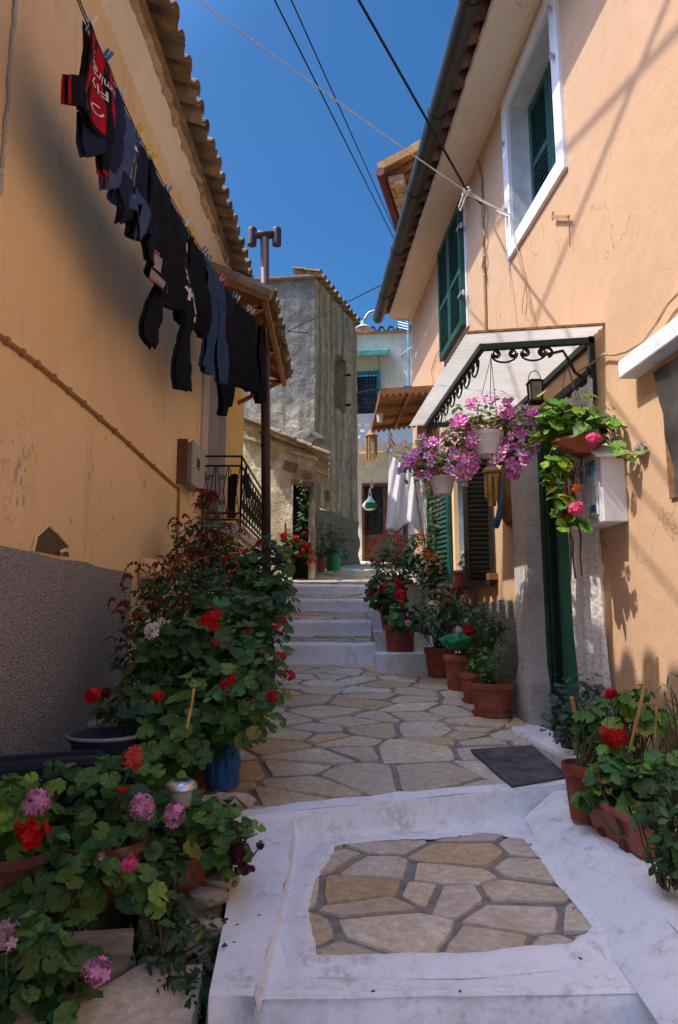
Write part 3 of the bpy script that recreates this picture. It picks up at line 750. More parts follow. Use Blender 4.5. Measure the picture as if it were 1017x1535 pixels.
# balcony
bal = thing('balcony', 'small balcony with black wrought iron railing beside the orange house', 'balcony', (-1.45, 8.2, 1.05))
mb = MB(); mb.mbox(lambda a, z, o: Vector((o, a, z)), 8.2, 10.6, .98, 1.12, -1.66, -1.17); mb.build('slab', M['jamb'], bal)
mb = MB(); mb.mbox(lambda a, z, o: Vector((o, a, z)), 8.26, 10.4, -.4, .98, -1.68, -1.22); mb.build('base_wall', M['orange'], bal)
mb = MB(); mb.mbox(lambda a, z, o: Vector((o, a, z)), 8.22, 10.55, 1.12, 1.135, -1.6, -1.2); mb.build('floor_tiles', M['tealpaint'], bal)
mb = MB()
fr = lambda s, z: Vector((-1.67+.47*s, 8.21, z)); sd = lambda s, z: Vector((-1.20+.0*s, 8.21+2.3*s, z))
for fn, nn in ((fr, 3), (sd, 8)):
    for z in (1.19, 1.27, 1.86, 1.98): mb.bar(fn(0, z), fn(1, z), .022, .022)
    for i in range(nn+1): mb.bar(fn(i/nn, 1.02 if i in (0, nn) else 1.19), fn(i/nn, 1.99 if i in (0, nn) else 1.86), .02 if i in (0, nn) else .012, .02 if i in (0, nn) else .012)
mb.build('railing', M['iron'], bal)
def scroll(c, ex, ez, r, turns=1.6, n=28, flip=1):
    c = Vector(c); out = []
    for i in range(n):
        t = i/(n-1); a = t*turns*2*pi; q = r*(1-t*.82)
        out.append(c+ex*math.cos(a)*q*flip+ez*math.sin(a)*q)
    return out
ez = Vector((0, 0, 1))
for fn, nn in ((fr, 3), (sd, 8)):
    ex = (fn(1, 0)-fn(0, 0)).normalized()
    for i in range(nn):
        c = fn((i+.5)/nn, 1.56); w = (fn(1, 0)-fn(0, 0)).length/nn*.4
        mb = MB()
        for k in (1, -1):
            mb.tube(scroll(c+ez*.15*k, ex, ez*k, w*.62, flip=k), .006, 5)
            mb.tube([c+ex*w*k+ez*.28, c+ex*w*.3*k, c+ex*w*k-ez*.28], .006, 5)
        mb.build('scroll_panel', M['iron'], bal)
# tiled porch roof over the balcony
po = thing('porch_roof', 'small lean-to roof of clay tiles on orange wooden rafters above the balcony', 'roof', (-1.2, 7.9, 4))
mb = MB(); dd = Vector((.85, 0, -.36)); tiles(mb, Vector((-.80, 7.95, 3.93)), (0, 1, 0), dd, 12, 3, pitch=.245, rng=random.Random(12)); mb.build('tiles', M['tile'], po)
mb = MB(); u_ = dd.normalized()
for q in ((7.86, .05), (8.6, .06), (9.4, .06), (10.2, .06), (10.75, .05)):
    a = Vector((-.86, q[0], 3.87)); mb.bar(a, a-u_*.95, q[1], .08)
a = Vector((-.84, 7.85, 3.91)); b = Vector((-.84, 10.8, 3.91))
mb.quad(a, b, b-u_*.95, a-u_*.95); mb.quad(a+ez*.02, b+ez*.02, b-u_*.95+ez*.02, a-u_*.95+ez*.02)
mb.bar((-.9, 7.86, 3.82), (-.9, 10.8, 3.82), .06, .08)
for y in (7.95, 9.3, 10.6):
    mb.bar((-1.66, y, 3.42), (-.95, y, 3.80), .05, .06); mb.bar((-1.67, y, 3.82), (-.9, y, 3.80), .05, .05)
mb.build('rafters', M['wood_or'], po)
mb = MB()
for k in range(4):
    a = Vector((-.82-.2*k, 7.85, 3.945+.085*k)); mb.tube([a-u_*.23, a], [.075, .085], 8)
mb.build('verge_tiles', simple('verge', (.30, .23, .15), .9, var=.35, scale=9, bmp=.5), po)
# flue
fl_ = thing('stove_flue', 'tall dark brown metal flue pipe with a T shaped double cowl', 'flue pipe', (-.96, 9.0, .2))
fx = lambda z: Vector((-.965-.022*(z-1), 9.0, z))
mb = MB(); mb.tube([fx(-.1), fx(5.35)], .063, 16)
for z in (.9, 2.3, 3.6, 4.6): mb.tube([fx(z), fx(z+.06)], .068, 16)
mb.build('pipe', M['pipe'], fl_, smooth=True)
mb = MB(); t = fx(5.38); mb.tube([t+Vector((-.15, -.05, 0)), t+Vector((.15, .05, .06))], .055, 14); mb.build('cross_pipe', M['pipe'], fl_, smooth=True)
for s in (-1, 1):
    c = t+Vector((.17*s, .05*s, .03*s)); mb = MB()
    mb.tube([c-ez*.13, c-ez*.1, c+ez*.1, c+ez*.125], [.066, .066, .066, .06], 16); mb.tube([c-ez*.128, c-ez*.127], .05, 16)
    mb.build('cowl', M['pipe'], fl_, smooth=False)
# meter box, wall cable, clay pipe stub
mbx = thing('meter_box', 'weathered grey electricity meter box on the orange wall', 'meter box', LW(275, 700))
mb = MB(); mb.mbox(V, 7.05, 7.62, 1.42, 1.86, 0, .13); mb.build('box', M['boxgrey'], mbx, bevel=.012)
mb = MB(); mb.mbox(V, 7.03, 7.60, 1.40, 1.88, .132, .165); mb.build('lid', M['boxgrey'], mbx, bevel=.015)
mb = MB(); mb.mbox(V, 7.2, 7.32, 1.60, 1.72, .166, .172); mb.build('window', M['glass'], mbx)
mb = MB(); mb.mbox(V, 7.0, 7.045, 1.40, 1.88, 0, .10); mb.build('back_plate', M['brownpaint'], mbx)
mb = MB(); pts = [(-60, 455), (0, 503), (60, 548), (120, 600), (180, 652), (230, 700), (262, 727)]
pp2 = [LW(u, v+1.5*math.sin(u*.05), .015) for u, v in pts]+[V(7.0, 1.36, .02), V(7.06, 1.33, .02), V(7.08, .4, .02)]
mb.tube(pp2, .014, 6)
for i in range(14):
    f = i/14*5.4; k = int(f); q = pp2[k].lerp(pp2[k+1], f-k); mb.box(q, (.03, .03, .04))
tag(mb.build('wall_cable', M['cable']), 'painted cable clipped in a sloping line across the orange wall', 'cable')
mb = MB(); c = LW(208, 858); mb.lathe([(.0, .0), (.085, .0), (.11, .02), (.115, .28), (.10, .30), (.095, .2)], (0, 0, 0), 20)
vs = []
for p in mb.v: vs.append((c.x+.02+p[2]*.9, c.y-p[0]*.6-.15*p[2], c.z+p[1]+.03-.25*p[2]))
mb.v = vs; tag(mb.build('clay_pipe', M['orange'], smooth=True), 'orange painted round pipe stub poking out of the wall above the roughcast base', 'pipe')
# ================================================================== right house
hr = thing('house', 'peach rendered house in sunshine with green shutters and a long dark gutter', 'house', (1.6, 5, -1))
UW = (4.52, 5.54, 3.29, 4.58); SW = (7.16, 8.18, 3.27, 4.63); LWN = (6.50, 7.95, .46, 1.62); DR = (4.28, 5.42, -1.2, 1.62); SWN = (2.3, 3.40, .62, 1.28)
mb = MB(); wall(mb, W, -3, 10.55, .13, 4.86, [UW, SW, LWN, (DR[0], DR[1], 0, DR[3]), SWN], .6)
wall(mb, W, -3, 5.6, -2, .13, [(DR[0], DR[1], -3, .2)], .6)
c = W(10.55, 0); mb.quad((c.x, 10.55, -1), (7, 10.9, -1), (7, 10.9, 4.9), (c.x, 10.55, 4.9))
mb.build('wall', M['peach'], hr)
mb = MB(); wall(mb, lambda a, z, o: W(a, z+(.03*noise.noise(Vector((a*2, 0, 3))) if z > .05 else 0), o+.012+.012*noise.noise(Vector((a*3, z*3, 0)))), 5.42, 10.55, -1.2, .16, [], .12)
mb.build('plinth', M['plinthR'], hr)
# soffit, fascia, roof, gutter
mb = MB()
pr = [(-.01, 4.80), (.03, 4.80), (.045, 4.85), (.36, 4.86), (.37, 4.90)]
for i in range(30):
    y0, y1 = -3+13.55*i/30, -3+13.55*(i+1)/30
    for p, q in zip(pr, pr[1:]): mb.quad(W(y0, p[1], p[0]), W(y1, p[1], p[0]), W(y1, q[1], q[0]), W(y0, q[1], q[0]))
mb.quad(W(10.55, 4.8, -.01), W(10.55, 4.86, .36), W(10.55, 5.1, .36), W(10.55, 5.1, -.01))
mb.build('soffit', M['creamR'], hr)
mb = MB(); a = Vector((-.071, 1, 0)); d = Vector((-1, -.071, -.36))
tiles(mb, W(-2.5, 4.885, .50), a, d, 52, 3, pitch=.252, rng=random.Random(22), cols=[(.20, .10, .06), (.16, .085, .055), (.24, .12, .07), (.13, .075, .055)])
s0, s1 = W(-3, 4.93, .36), W(10.6, 4.93, .36); dn = d.normalized(); mb.quad(s0, s1, s1-dn*5, s0-dn*5, (.3, .16, .09)); mb.build('roof', M['tile'], hr)
mb = MB()
g0, g1 = W(-3, 4.93, .555), W(10.45, 4.82, .555)
for i in range(12):
    p, q = g0.lerp(g1, i/12), g0.lerp(g1, (i+1)/12)
    m = 12
    for th in (1.0,):
        for j in range(m):
            a0, a1 = pi*.92+(pi*1.16)*j/m, pi*.92+(pi*1.16)*(j+1)/m
            f = lambda an: Vector((math.cos(an)*.085, 0, math.sin(an)*.09))
            mb.quad(p+f(a0), p+f(a1), q+f(a1), q+f(a0))
mb.add([g1+Vector((math.cos(pi*.92+pi*1.16*j/12)*.085, 0, math.sin(pi*.92+pi*1.16*j/12)*.09)) for j in range(13)], [tuple(range(13))])
gt = mb.build('gutter', M['gutter'], hr, smooth=False, solid=.006)
for i in range(11):
    p = g0.lerp(g1, (i+.3)/11); mb = MB()
    mb.tube([p+Vector((math.cos(pi*.9+pi*1.2*j/10)*.093, 0, math.sin(pi*.9+pi*1.2*j/10)*.098)) for j in range(11)], .011, 5); mb.build('bracket', M['gutter'], gt)
# upper window
uw = MB(); frame_band(uw, W, *UW, .135, -.002, .028); sw_ = uw.build('window', M['frame_white'], hr)
mb = MB(); reveal(mb, W, *UW, .22, -.002); mb.build('reveal', M['reveal'], sw_)
mb = MB(); wall(mb, W, *UW, [], 1, -.212); mb.build('pane', M['glass'], sw_)
mb = MB(); frame_band(mb, W, UW[0]+.05, UW[1]-.05, UW[2]+.05, UW[3]-.05, .05, -.22, -.17); mb.build('frame', M['frame_white'], sw_)
for (a0, a1) in ((UW[0]+.055, (UW[0]+UW[1])/2-.004), ((UW[0]+UW[1])/2+.004, UW[1]-.055)):
    leaf_shutter('shutter', W, a0, a1, UW[2]+.055, UW[3]-.055, -.19, .04, M['green_paint'], sw_, (0, .48, 1), .045)
mb = MB()
for y, z in ((5.62, 4.28), (5.62, 3.62), (4.45, 4.5), (4.45, 4.1)):
    mb.tube([W(y, z, .02), W(y, z, .05)], .018, 8); mb.tube([W(y, z, .05), W(y, z, .06)], .024, 8)
mb.build('hinge_pin', M['galv'], sw_)
# closed shutters further along
sw2 = MB(); frame_band(sw2, W, *SW, .10, -.002, .02); sw2 = sw2.build('window', M['frame_white'], hr)
mb = MB(); reveal(mb, W, *SW, .12, -.002); mb.build('reveal', M['reveal'], sw2)
mb = MB(); wall(mb, W, *SW, [], 1, -.11); mb.build('pane', M['glass'], sw2)
for (a0, a1) in ((SW[0]-.05, (SW[0]+SW[1])/2-.004), ((SW[0]+SW[1])/2+.004, SW[1]+.05)):
    leaf_shutter('shutter', W, a0, a1, SW[2]-.06, SW[3]+.05, .03, .045, M['green_paint'], sw2, (0, .45, 1), .045)
for y, z in ((7.05, 3.55), (7.05, 4.35)):
    mb = MB()
    mb.bar(W(y, z, .08), W(y+.12, z, .085), .02, .03); mb.tube([W(y, z-.03, .06), W(y, z+.03, .06)], .015, 8)
    mb.build('hinge', M['galv'], sw2)
# lower window: opening, two narrow leaves folded out, sill
lw = MB(); reveal(lw, W, *LWN, .20); wall(lw, W, *LWN, [], .5, -.20); lw = lw.build('window', M['reveal'], hr)
mb = MB(); mb.mbox(W, 7.90, 8.0, .44, 1.66, -.03, .02); mb.build('frame', M['orange'], lw)
mb = MB(); mb.mbox(W, 6.35, 8.05, .36, .42, -.2, .09)
for i in range(14): mb.tube([W(6.42+.115*i, .36, .075), W(6.42+.115*i, .31, .075)], [.035, .012], 6)
mb.build('sill', M['wood_or'], lw)
hx, hy = W(8.06, 0).x, 8.06
Mfar = lambda a, z, o: Vector((hx-.0-math.sin(.35)*a-o*math.cos(.35), hy+math.cos(.35)*a-.0, z))
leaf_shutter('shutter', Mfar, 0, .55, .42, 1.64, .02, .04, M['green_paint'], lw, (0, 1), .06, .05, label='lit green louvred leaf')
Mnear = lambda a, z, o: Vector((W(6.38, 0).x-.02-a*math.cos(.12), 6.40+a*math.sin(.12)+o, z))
leaf_shutter('shutter', Mnear, 0, .27, .30, 1.66, 0, .035, M['shaded_leaf'], lw, (0, 1), .045, .04, label='dark louvred leaf standing out from the wall')
# door recess, leaf, jambs, threshold, dark interior
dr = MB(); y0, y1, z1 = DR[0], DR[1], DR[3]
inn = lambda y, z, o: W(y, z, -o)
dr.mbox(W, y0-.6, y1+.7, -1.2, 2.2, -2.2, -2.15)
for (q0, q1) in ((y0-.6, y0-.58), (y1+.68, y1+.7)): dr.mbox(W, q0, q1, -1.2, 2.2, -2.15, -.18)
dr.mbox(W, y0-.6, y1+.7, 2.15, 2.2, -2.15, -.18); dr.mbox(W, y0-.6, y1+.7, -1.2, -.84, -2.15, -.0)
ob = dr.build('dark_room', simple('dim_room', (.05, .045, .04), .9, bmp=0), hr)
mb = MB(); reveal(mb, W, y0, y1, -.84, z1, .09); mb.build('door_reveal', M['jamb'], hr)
mb = MB()
jp = lambda z, k: .05+.012*noise.noise(Vector((z*2, k, 0)))
for i in range(18):
    za, zb = -.95+2.7*i/18, -.95+2.7*(i+1)/18
    for (a0, a1, o0, o1) in (((y1+.31), (y1+.31), -.01, 1), ((y1+.31), (y1-.0), 1, 1), ((y1-.0), (y1-.0), 1, -.075)):
        f = lambda a, z, o: W(a+.02*noise.noise(Vector((z*2.3, a, 2)))-(.04 if z < -.45 and a < y1+.1 else 0), z, jp(z, a)+(.03 if z < -.45 else 0) if o == 1 else o)
        mb.quad(f(a0, za, o0), f(a1, za, o1), f(a1, zb, o1), f(a0, zb, o0))
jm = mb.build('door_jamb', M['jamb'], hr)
mb = MB(); mb.mbox(W, y0-.10, y1+.5, -1.2, -.80, .0, .28); mb.build('door_step', M['white'], hr, bevel=.03)
# green door leaf opened inwards on its far hinge and dark green frame
mb = MB(); mb.mbox(W, y1-.09, y1+.02, -.84, z1+.02, -.17, -.07); mb.mbox(W, y0-.02, y0+.07, -.84, z1+.02, -.17, -.07); mb.mbox(W, y0+.07, y1-.09, z1-.09, z1+.02, -.17, -.07)
mb.mbox(W, y1-.15, y1-.092, -.84, z1-.1, -.13, -.08)
mb.build('door_frame', M['green_dark'], hr)
ang = 1.25; hp = W(y1-.10, 0, -.15)
Md = lambda a, z, o: Vector((hp.x+math.sin(ang)*a+o*math.cos(ang), hp.y-math.cos(ang)*a+o*math.sin(ang), z))
mb = MB(); mb.mbox(Md, 0, .10, -.80, 1.5, 0, .045); mb.mbox(Md, .48, .58, -.80, 1.5, 0, .045)
for za, zb in ((-.80, -.64), (-.16, -.06), (.32, .42), (1.38, 1.5)): mb.mbox(Md, .1, .48, za, zb, .001, .044)
dl = mb.build('door', M['green_door'], hr)
for za, zb in ((-.64, -.16), (-.06, .32), (.42, 1.38)):
    mb = MB(); mb.mbox(Md, .1, .48, za, zb, .015, .03)
    if za < .4: mb.mbox(Md, .16, .42, za+.06, zb-.06, .005, .04)
    mb.build('panel' if za < .4 else 'pane', M['green_door'] if za < .4 else M['glass'], dl)
mb = MB(); mb.tube([Md(.53, .1, 0), Md(.53, .1, -.06), Md(.42, .1, -.065)], .012, 8); mb.build('handle', M['steel'], dl)
# lace curtain
mb = MB(); nu, nv = 60, 30
for i in range(nu):
    for j in range(nv):
        q = []
        for ii, jj in ((i, j), (i+1, j), (i+1, j+1), (i, j+1)):
            s, t = ii/nu, jj/nv
            y = 4.13+.47*s+.015*math.sin(t*3+s*4); z = 1.5-2.26*t+.01*math.sin(s*40)
            o = .035+.035*math.sin(s*4*2*pi+.8*math.sin(t*4))*(.5+.5*t)+.01*noise.noise(Vector((s*9, t*5, 1)))
            q.append(W(y, z, o))
        mb.quad(*q)
tag(mb.build('lace_curtain', M['lace'], smooth=True, merge=True), 'white lace curtain hanging in the green doorway', 'curtain')
# small window with white hood at the right edge
hd = MB(); hd.mbox(W, 1.9, 3.66, 1.325, 1.425, -.002, .105); tag(hd.build('window_hood', M['frame_white'], hr, bevel=.008))
wn = MB(); wn.mbox(W, 3.35, 3.41, .60, 1.30, -.10, .012); wn.mbox(W, 1.9, 3.35, .60, .66, -.10, .012); wn = wn.build('window', M['wood'], hr)
mb = MB(); mb.mbox(W, 2.0, 3.35, .66, 1.30, -.08, -.04); mb.build('pane', M['glass'], wn)
fm = MB()
for i in range(10):
    for j in range(12):
        q = []
        for ii, jj in ((i, j), (i+1, j), (i+1, j+1), (i, j+1)):
            y = 3.43-.55*ii/10-.13*jj/12; z = 1.28-.72*jj/12; q.append(W(y, z, .03+.02*noise.noise(Vector((y*6, z*6, 1)))))
        fm.quad(*q)
tag(fm.build('plastic_sheet', M['plastic_film'], smooth=True, merge=True), 'dark plastic sheet hung over the small window below the white hood', 'plastic sheet')
# ------------------------------------------------------------------ canopy over the door
cn = thing('door_canopy', 'flat corrugated canopy in a green iron frame above the open doorway', 'canopy', (1.3, 5, 1.7))
C0, C1 = 4.0, 6.05
def Cn(y, o, dz=0): return W(y, 1.80-.055*o/.84+(y-4)*.0+dz, o)
mb = MB(); n = 150
for i in range(n):
    ya, yb = C0+(C1-C0)*i/n, C0+(C1-C0)*(i+1)/n
    for j in range(8):
        oa, ob_ = .86*j/8, .86*(j+1)/8
        f = lambda y, o: Cn(y, o, .006*math.sin(o*0+(y-C0)*2*pi/.062))
        mb.quad(f(ya, oa), f(yb, oa), f(yb, ob_), f(ya, ob_))
mb.build('sheet', M['sheet'], cn, smooth=True)
mb = MB(); mb.bar(Cn(C0+.0, 0, .005), Cn(C0+.0, .86, .005), .02, .014); mb.build('edge_strip', simple('rusty', (.34, .20, .10), .9, var=.5, scale=25, bmp=.4), cn)
mb = MB()
ya, yb = 4.16, 5.95
mb.bar(Cn(ya, .0, -.035), Cn(ya, .72, -.035), .035, .04); mb.bar(Cn(yb, .0, -.035), Cn(yb, .72, -.035), .035, .04)
mb.bar(Cn(ya-.02, .72, -.035), Cn(yb+.02, .72, -.035), .035, .04); mb.bar(Cn(ya, .02, -.035), Cn(yb, .02, -.035), .035, .04)
for y in (ya, yb): mb.bar(Cn(y, .02, -.01), Cn(y, .02, -.42), .035, .03)
mb.build('frame', M['green_dark'], cn)
mb = MB(); ex = (Cn(ya, .72)-Cn(ya, 0)).normalized()
def cscroll(mid, ex, w, drop):                    # a U of iron whose two ends curl inwards
    mid = Vector(mid); pts = []
    for k in range(20): a = 3.6*pi*(1-k/19); q = .36*w*(.25+.75*k/19); pts.append(mid+ex*(-w+.36*w+math.cos(a+pi)*q)+ez*(-.30*drop+math.sin(a+pi)*q))
    for k in range(1, 14): a = pi+pi*k/14; pts.append(mid+ex*math.cos(a)*w+ez*(-.30*drop+math.sin(a)*drop*.68))
    pts += [mid+ex*-((p-mid).dot(ex))+ez*((p-mid).dot(ez)) for p in pts[:20][::-1]]
    m_ = MB(); m_.tube(pts, .0065, 6); m_.build('scroll', M['iron'], cn)
for f in (.66, .40): cscroll(Cn(ya, .72*f+.1, -.06), ex, .085, .085)
y_ = ya
p = Cn(ya, .10, -.07)
S_ = [Cn(ya, .30, -.10)+(ex*math.cos(a)+ez*math.sin(a))*(.045+.0*a)*(1-.45*i/11) for i, a in enumerate([(-.3+4.8*k/11) for k in range(12)])]
mb.tube(S_[::-1]+[Cn(ya, .20, -.09), Cn(ya, .16, -.17), Cn(ya, .13, -.24), Cn(ya, .08, -.28), Cn(ya, .04, -.25), Cn(ya, .05, -.21)], .010, 6)
for k in range(8): cscroll(Cn(ya+.16+.215*k, .72, -.06), (Cn(yb, .72)-Cn(ya, .72)).normalized(), .085, .11)
mb.build('corner_scroll', M['iron'], cn)
# lantern
lp_ = Cn(4.75, .42, -.06); lp_ = P(801, 553, 4.55); 
lt_ = thing('lantern', 'little black candle lantern hanging under the door canopy', 'lantern', lp_-ez*.2)
c = lp_-ez*.17
mb = MB(); mb.box(c+ez*.072, (.10, .10, .008)); mb.box(c+ez*.08, (.07, .07, .012)); mb.box(c-ez*.072, (.10, .10, .012))
for i in (-1, 1):
    for j in (-1, 1): mb.bar(c+Vector((i*.042, j*.042, .07)), c+Vector((i*.036, j*.036, -.07)), .009, .009)
mb.build('frame', M['iron'], lt_)
mb = MB(); mb.hexa([c+Vector((x*.034, y*.034, -.066)) for x, y in ((-1, -1), (1, -1), (1, 1), (-1, 1))]+[c+Vector((x*.039, y*.039, .066)) for x, y in ((-1, -1), (1, -1), (1, 1), (-1, 1))])
mb.build('glass', simple('lantern_glass', (.16, .16, .16), .12, var=.3, bmp=0, spec=.8), lt_)
mb = MB(); mb.tube([c+ez*.08+Vector((math.cos(a)*.045, 0, math.sin(a)*.075)) for a in [pi*k/14 for k in range(15)]], .003, 5); mb.tube([c+ez*.155, Vector((c.x, c.y, 1.72))], .002, 4); mb.build('handle', M['iron'], lt_)
# letter box
lb = thing('letter_box', 'white house shaped letter box with blue leaflets pushed behind its front', 'letter box', W(4.1, .6))
mb = MB()
prof = [(3.86, .55), (4.28, .55), (4.28, .93), (4.07, 1.04), (3.86, .93)]
o0, o1 = .0, .14
vs = [W(a, z, o0) for a, z in prof]+[W(a, z, o1) for a, z in prof]
mb.add(vs, [(4, 3, 2, 1, 0), (5, 6, 7, 8, 9)]+[(i, (i+1) % 5, 5+(i+1) % 5, 5+i) for i in range(5)]); mb.build('case', M['mailbox'], lb, bevel=.006)
mb = MB()
for (a, b) in (((3.84, .925), (4.07, 1.05)), ((4.30, .925), (4.07, 1.05))):
    p = [W(a[0], a[1], 0), W(a[0], a[1], .17), W(b[0], b[1], .17), W(b[0], b[1], 0)]; mb.hexa(p+[q+ez*.012 for q in p])
mb.build('roof', M['mailbox'], lb)
mb = MB(); mb.mbox(W, 3.92, 4.22, .60, .86, .141, .148); mb.build('door', M['mailbox'], lb, bevel=.002)
mb = MB(); mb.mbox(W, 3.93, 4.21, .885, .892, .141, .150); mb.mbox(W, 3.93, 4.21, .92, .926, .141, .150); mb.build('slot', simple('slot_grey', (.3, .3, .3), .6, bmp=0), lb)
lfm = []
for k, (a, z, w, h, cA, cB) in enumerate(((4.05, .745, .075, .15, (.03, .25, .55), (.55, .70, .80)), (3.93, .775, .075, .15, (.02, .32, .62), (.4, .62, .75)), (3.93, .585, .08, .075, (.05, .16, .4), (.25, .45, .2)))):
    mb = MB(); mb.mbox(W, a, a+w, z, z+h*.45, .150, .154, cB); mb.mbox(W, a, a+w, z+h*.45, z+h*.8, .150, .154, cA); mb.mbox(W, a, a+w, z+h*.8, z+h, .150, .154, (.05, .12, .3))
    for j in range(6): mb.mbox(W, a+.01+.01*j, a+.018+.01*j, z+h*(.2+.05*(j % 3)), z+h*(.35+.06*(j % 2)), .154, .1550, (.7, .75, .78))
    tag(mb.build('leaflet', M['plain']), ['blue leaflet in the middle of the letter box front', 'bright blue leaflet nearest the wall on the letter box', 'small square leaflet low on the letter box'][k], 'leaflet', 'leaflets on the letter box')
# bracket, pipe and cable on the wall
mb = MB(); mb.bar(RW(828, 325, .03), RW(853, 325, .03), .012, .02); mb.bar(RW(829, 318, .03), RW(829, 329, .03), .02, .012); mb.bar(RW(853, 325, .03), RW(855, 370, .02), .006, .006)
tag(mb.build('wall_bracket', simple('rust_tan', (.42, .24, .10), .8, var=.3, scale=30)), 'small rusty angle bracket on the peach wall', 'bracket')
mb = MB(); pts = [(716, 240), (722, 270), (724, 340), (727, 420), (729, 503)]; mb.tube([RW(u, v, .018) for u, v in pts], .013, 6)
mb.tube([RW(u+3+1.5*math.sin(v*.2), v, .04) for u, v in [(722, 300+6*k) for k in range(20)]], .012, 5)
tag(mb.build('wall_pipe', M['cableR']), 'thin pinkish pipe with a rope beside it running down the peach wall', 'pipe')
mb = MB(); pts = [(880, 560), (905, 530), (925, 532), (950, 541)]
mb.tube([RW(u, v, .03) for u, v in [(868, 556), (886, 546), (905, 531), (922, 532), (940, 527), (965, 512), (985, 484), (1000, 458), (1017, 440), (1040, 405)]], .007, 6)
tag(mb.build('wall_cable', M['cableR']), 'tan cable looping across the sunny wall above the white hood', 'cable')
mb = MB(); mb.tube([RW(u, v, .02) for u, v in [(668, 515), (655, 530), (647, 555), (650, 580), (646, 595)]], .006, 5)
tag(mb.build('wall_cable', M['cableR']), 'short curling cable on the peach wall beyond the green shutters', 'cable')
# ------------------------------------------------------------------ buildings behind
ZZ = Vector((0, 0, 1))
def line_wall(p, q):                                   # vertical wall plane from p to q, a = metres from p, o = outwards (towards the lane)
    p = Vector((p[0], p[1], 0)); q = Vector((q[0], q[1], 0)); d = (q-p).normalized(); nrm = Vector((d.y, -d.x, 0)); L_ = (q-p).length
    return (lambda a, z, o=0: p+d*a+ZZ*z+nrm*o), L_
gh = thing('old_house', 'tall derelict grey house with stained peeling render', 'house', (-.5, 15, .8))
A_ = Vector((-3.6, 15.35)); B_ = Vector((-.557, 15.0)); C_ = Vector((.50, 17.75))
f1, l1 = line_wall(A_, B_); f2, l2 = line_wall(B_, C_)
def rough(f, amp=.05, fr=1.2): return lambda a, z, o=0: f(a, z, o+amp*noise.noise(Vector((a*fr, z*fr, 1.7)))+amp*.4*noise.noise(Vector((a*5, z*5, .3))))
mb = MB(); wall(mb, rough(f1), 0, l1, 0, 7.92, [], .18)
mb.build('front_wall', M['oldgrey'], gh)
mb = MB(); HW = (1.35, 1.95, 5.2, 6.55); HB = (.62, .82, 2.72, 2.95); wall(mb, rough(f2), 0, l2, 2.5, 7.92, [HW, HB], .18)
mb.build('side_wall', M['oldside'], gh)
mb = MB(); wall(mb, rough(f2, .12, 2.5), -.02, l2, -.5, 2.5, [], .12, .01); mb.build('rubble_base', M['rubble'], gh)
wn = MB(); reveal(wn, f2, *HW, .35, .05); reveal(wn, f2, *HB, .3, .05); wn = wn.build('window', M['oldside'], gh)
mb = MB(); wall(mb, f2, *HW, [], .5, -.34); wall(mb, f2, *HB, [], .5, -.29); mb.build('dark_opening', simple('dim', (.09, .08, .06), .9), wn)
mb = MB()
for z in (5.4, 6.2): mb.tube([f2(1.97, z, .0), f2(1.97, z, .16)], .03, 6)
mb.build('hinge_pin', M['iron'], wn)
mb = MB(); aa = (C_-B_).normalized(); nr = Vector((aa.y, -aa.x))
tiles(mb, Vector((B_.x, B_.y, 7.93))+Vector((nr.x, nr.y, 0))*.16+Vector((aa.x, aa.y, 0))*-.1, (aa.x, aa.y, 0), (nr.x, nr.y, -.30), 12, 2, pitch=.27, rng=random.Random(31))
f1a = (B_-A_).normalized()
for i in range(13): p = f1(l1*i/13, 7.92, .03); q = f1(l1*(i+1)/13, 7.92, .03); mb.bar(p+ZZ*.02, q+ZZ*(.02+.02*noise.noise(p)), .16, .05, (.27, .24, .19))
mb.quad(Vector((A_.x, A_.y, 7.94)), Vector((B_.x, B_.y, 7.94)), Vector((C_.x, C_.y, 7.94)), Vector((A_.x+1, C_.y+.4, 9.2)), (.3, .22, .14))
mb.build('roof', M['tile'], gh)
# shed
sh = thing('shed', 'low pale stone shed with a sloping tiled roof in front of the old house', 'shed', (-1, 12.3, .5))
S0 = Vector((-1.80, 12.45)); S1 = Vector((-.42, 12.1)); fs, ls = line_wall(S0, S1)
OP = (1.0, 1.32, .55, 2.42)
mb = MB(); zt_ = lambda a: 3.36-.52*a/ls
rf = rough(fs, .05, 2.0)
nn = 22
for i in range(nn):
    a0, a1 = ls*i/nn, ls*(i+1)/nn
    for j in range(24):
        za0, za1 = .2+(zt_(a0)-.2)*j/24, .2+(zt_(a0)-.2)*(j+1)/24; zb0, zb1 = .2+(zt_(a1)-.2)*j/24, .2+(zt_(a1)-.2)*(j+1)/24
        if OP[0] < (a0+a1)/2 < OP[1] and OP[2] < (za0+zb1)/2 < OP[3]: continue
        mb.quad(rf(a0, za0), rf(a1, zb0), rf(a1, zb1), rf(a0, za1))
S2 = S1+Vector((-.05, 2.8)); fs2, ls2 = line_wall(S1, S2); rf2 = rough(fs2, .08, 2.2); mb.build('wall', M['shed'], sh)
mb = MB(); wall(mb, rf2, 0, ls2, .2, 2.62, [], .15); mb.build('side_wall', M['rubble'], sh)
mb = MB(); reveal(mb, fs, *OP, .3, .02); wall(mb, fs, *OP, [], .5, -.3); mb.build('doorway', simple('dim2', (.05, .045, .035), .9), sh)
mb = MB(); mb.bar(fs(.84, 2.78, .05), fs(1.06, 2.70, .05), .1, .17); mb.bar(fs(1.2, 2.60, .05), fs(1.34, 2.56, .05), .1, .12); mb.bar(fs(.98, 2.46, .03), fs(1.36, 2.40, .03), .08, .09); mb.build('lintel', M['wood'], sh)
mb = MB(); da = Vector((f1a.x, f1a.y, 0)); dS = (S1-S0).normalized()
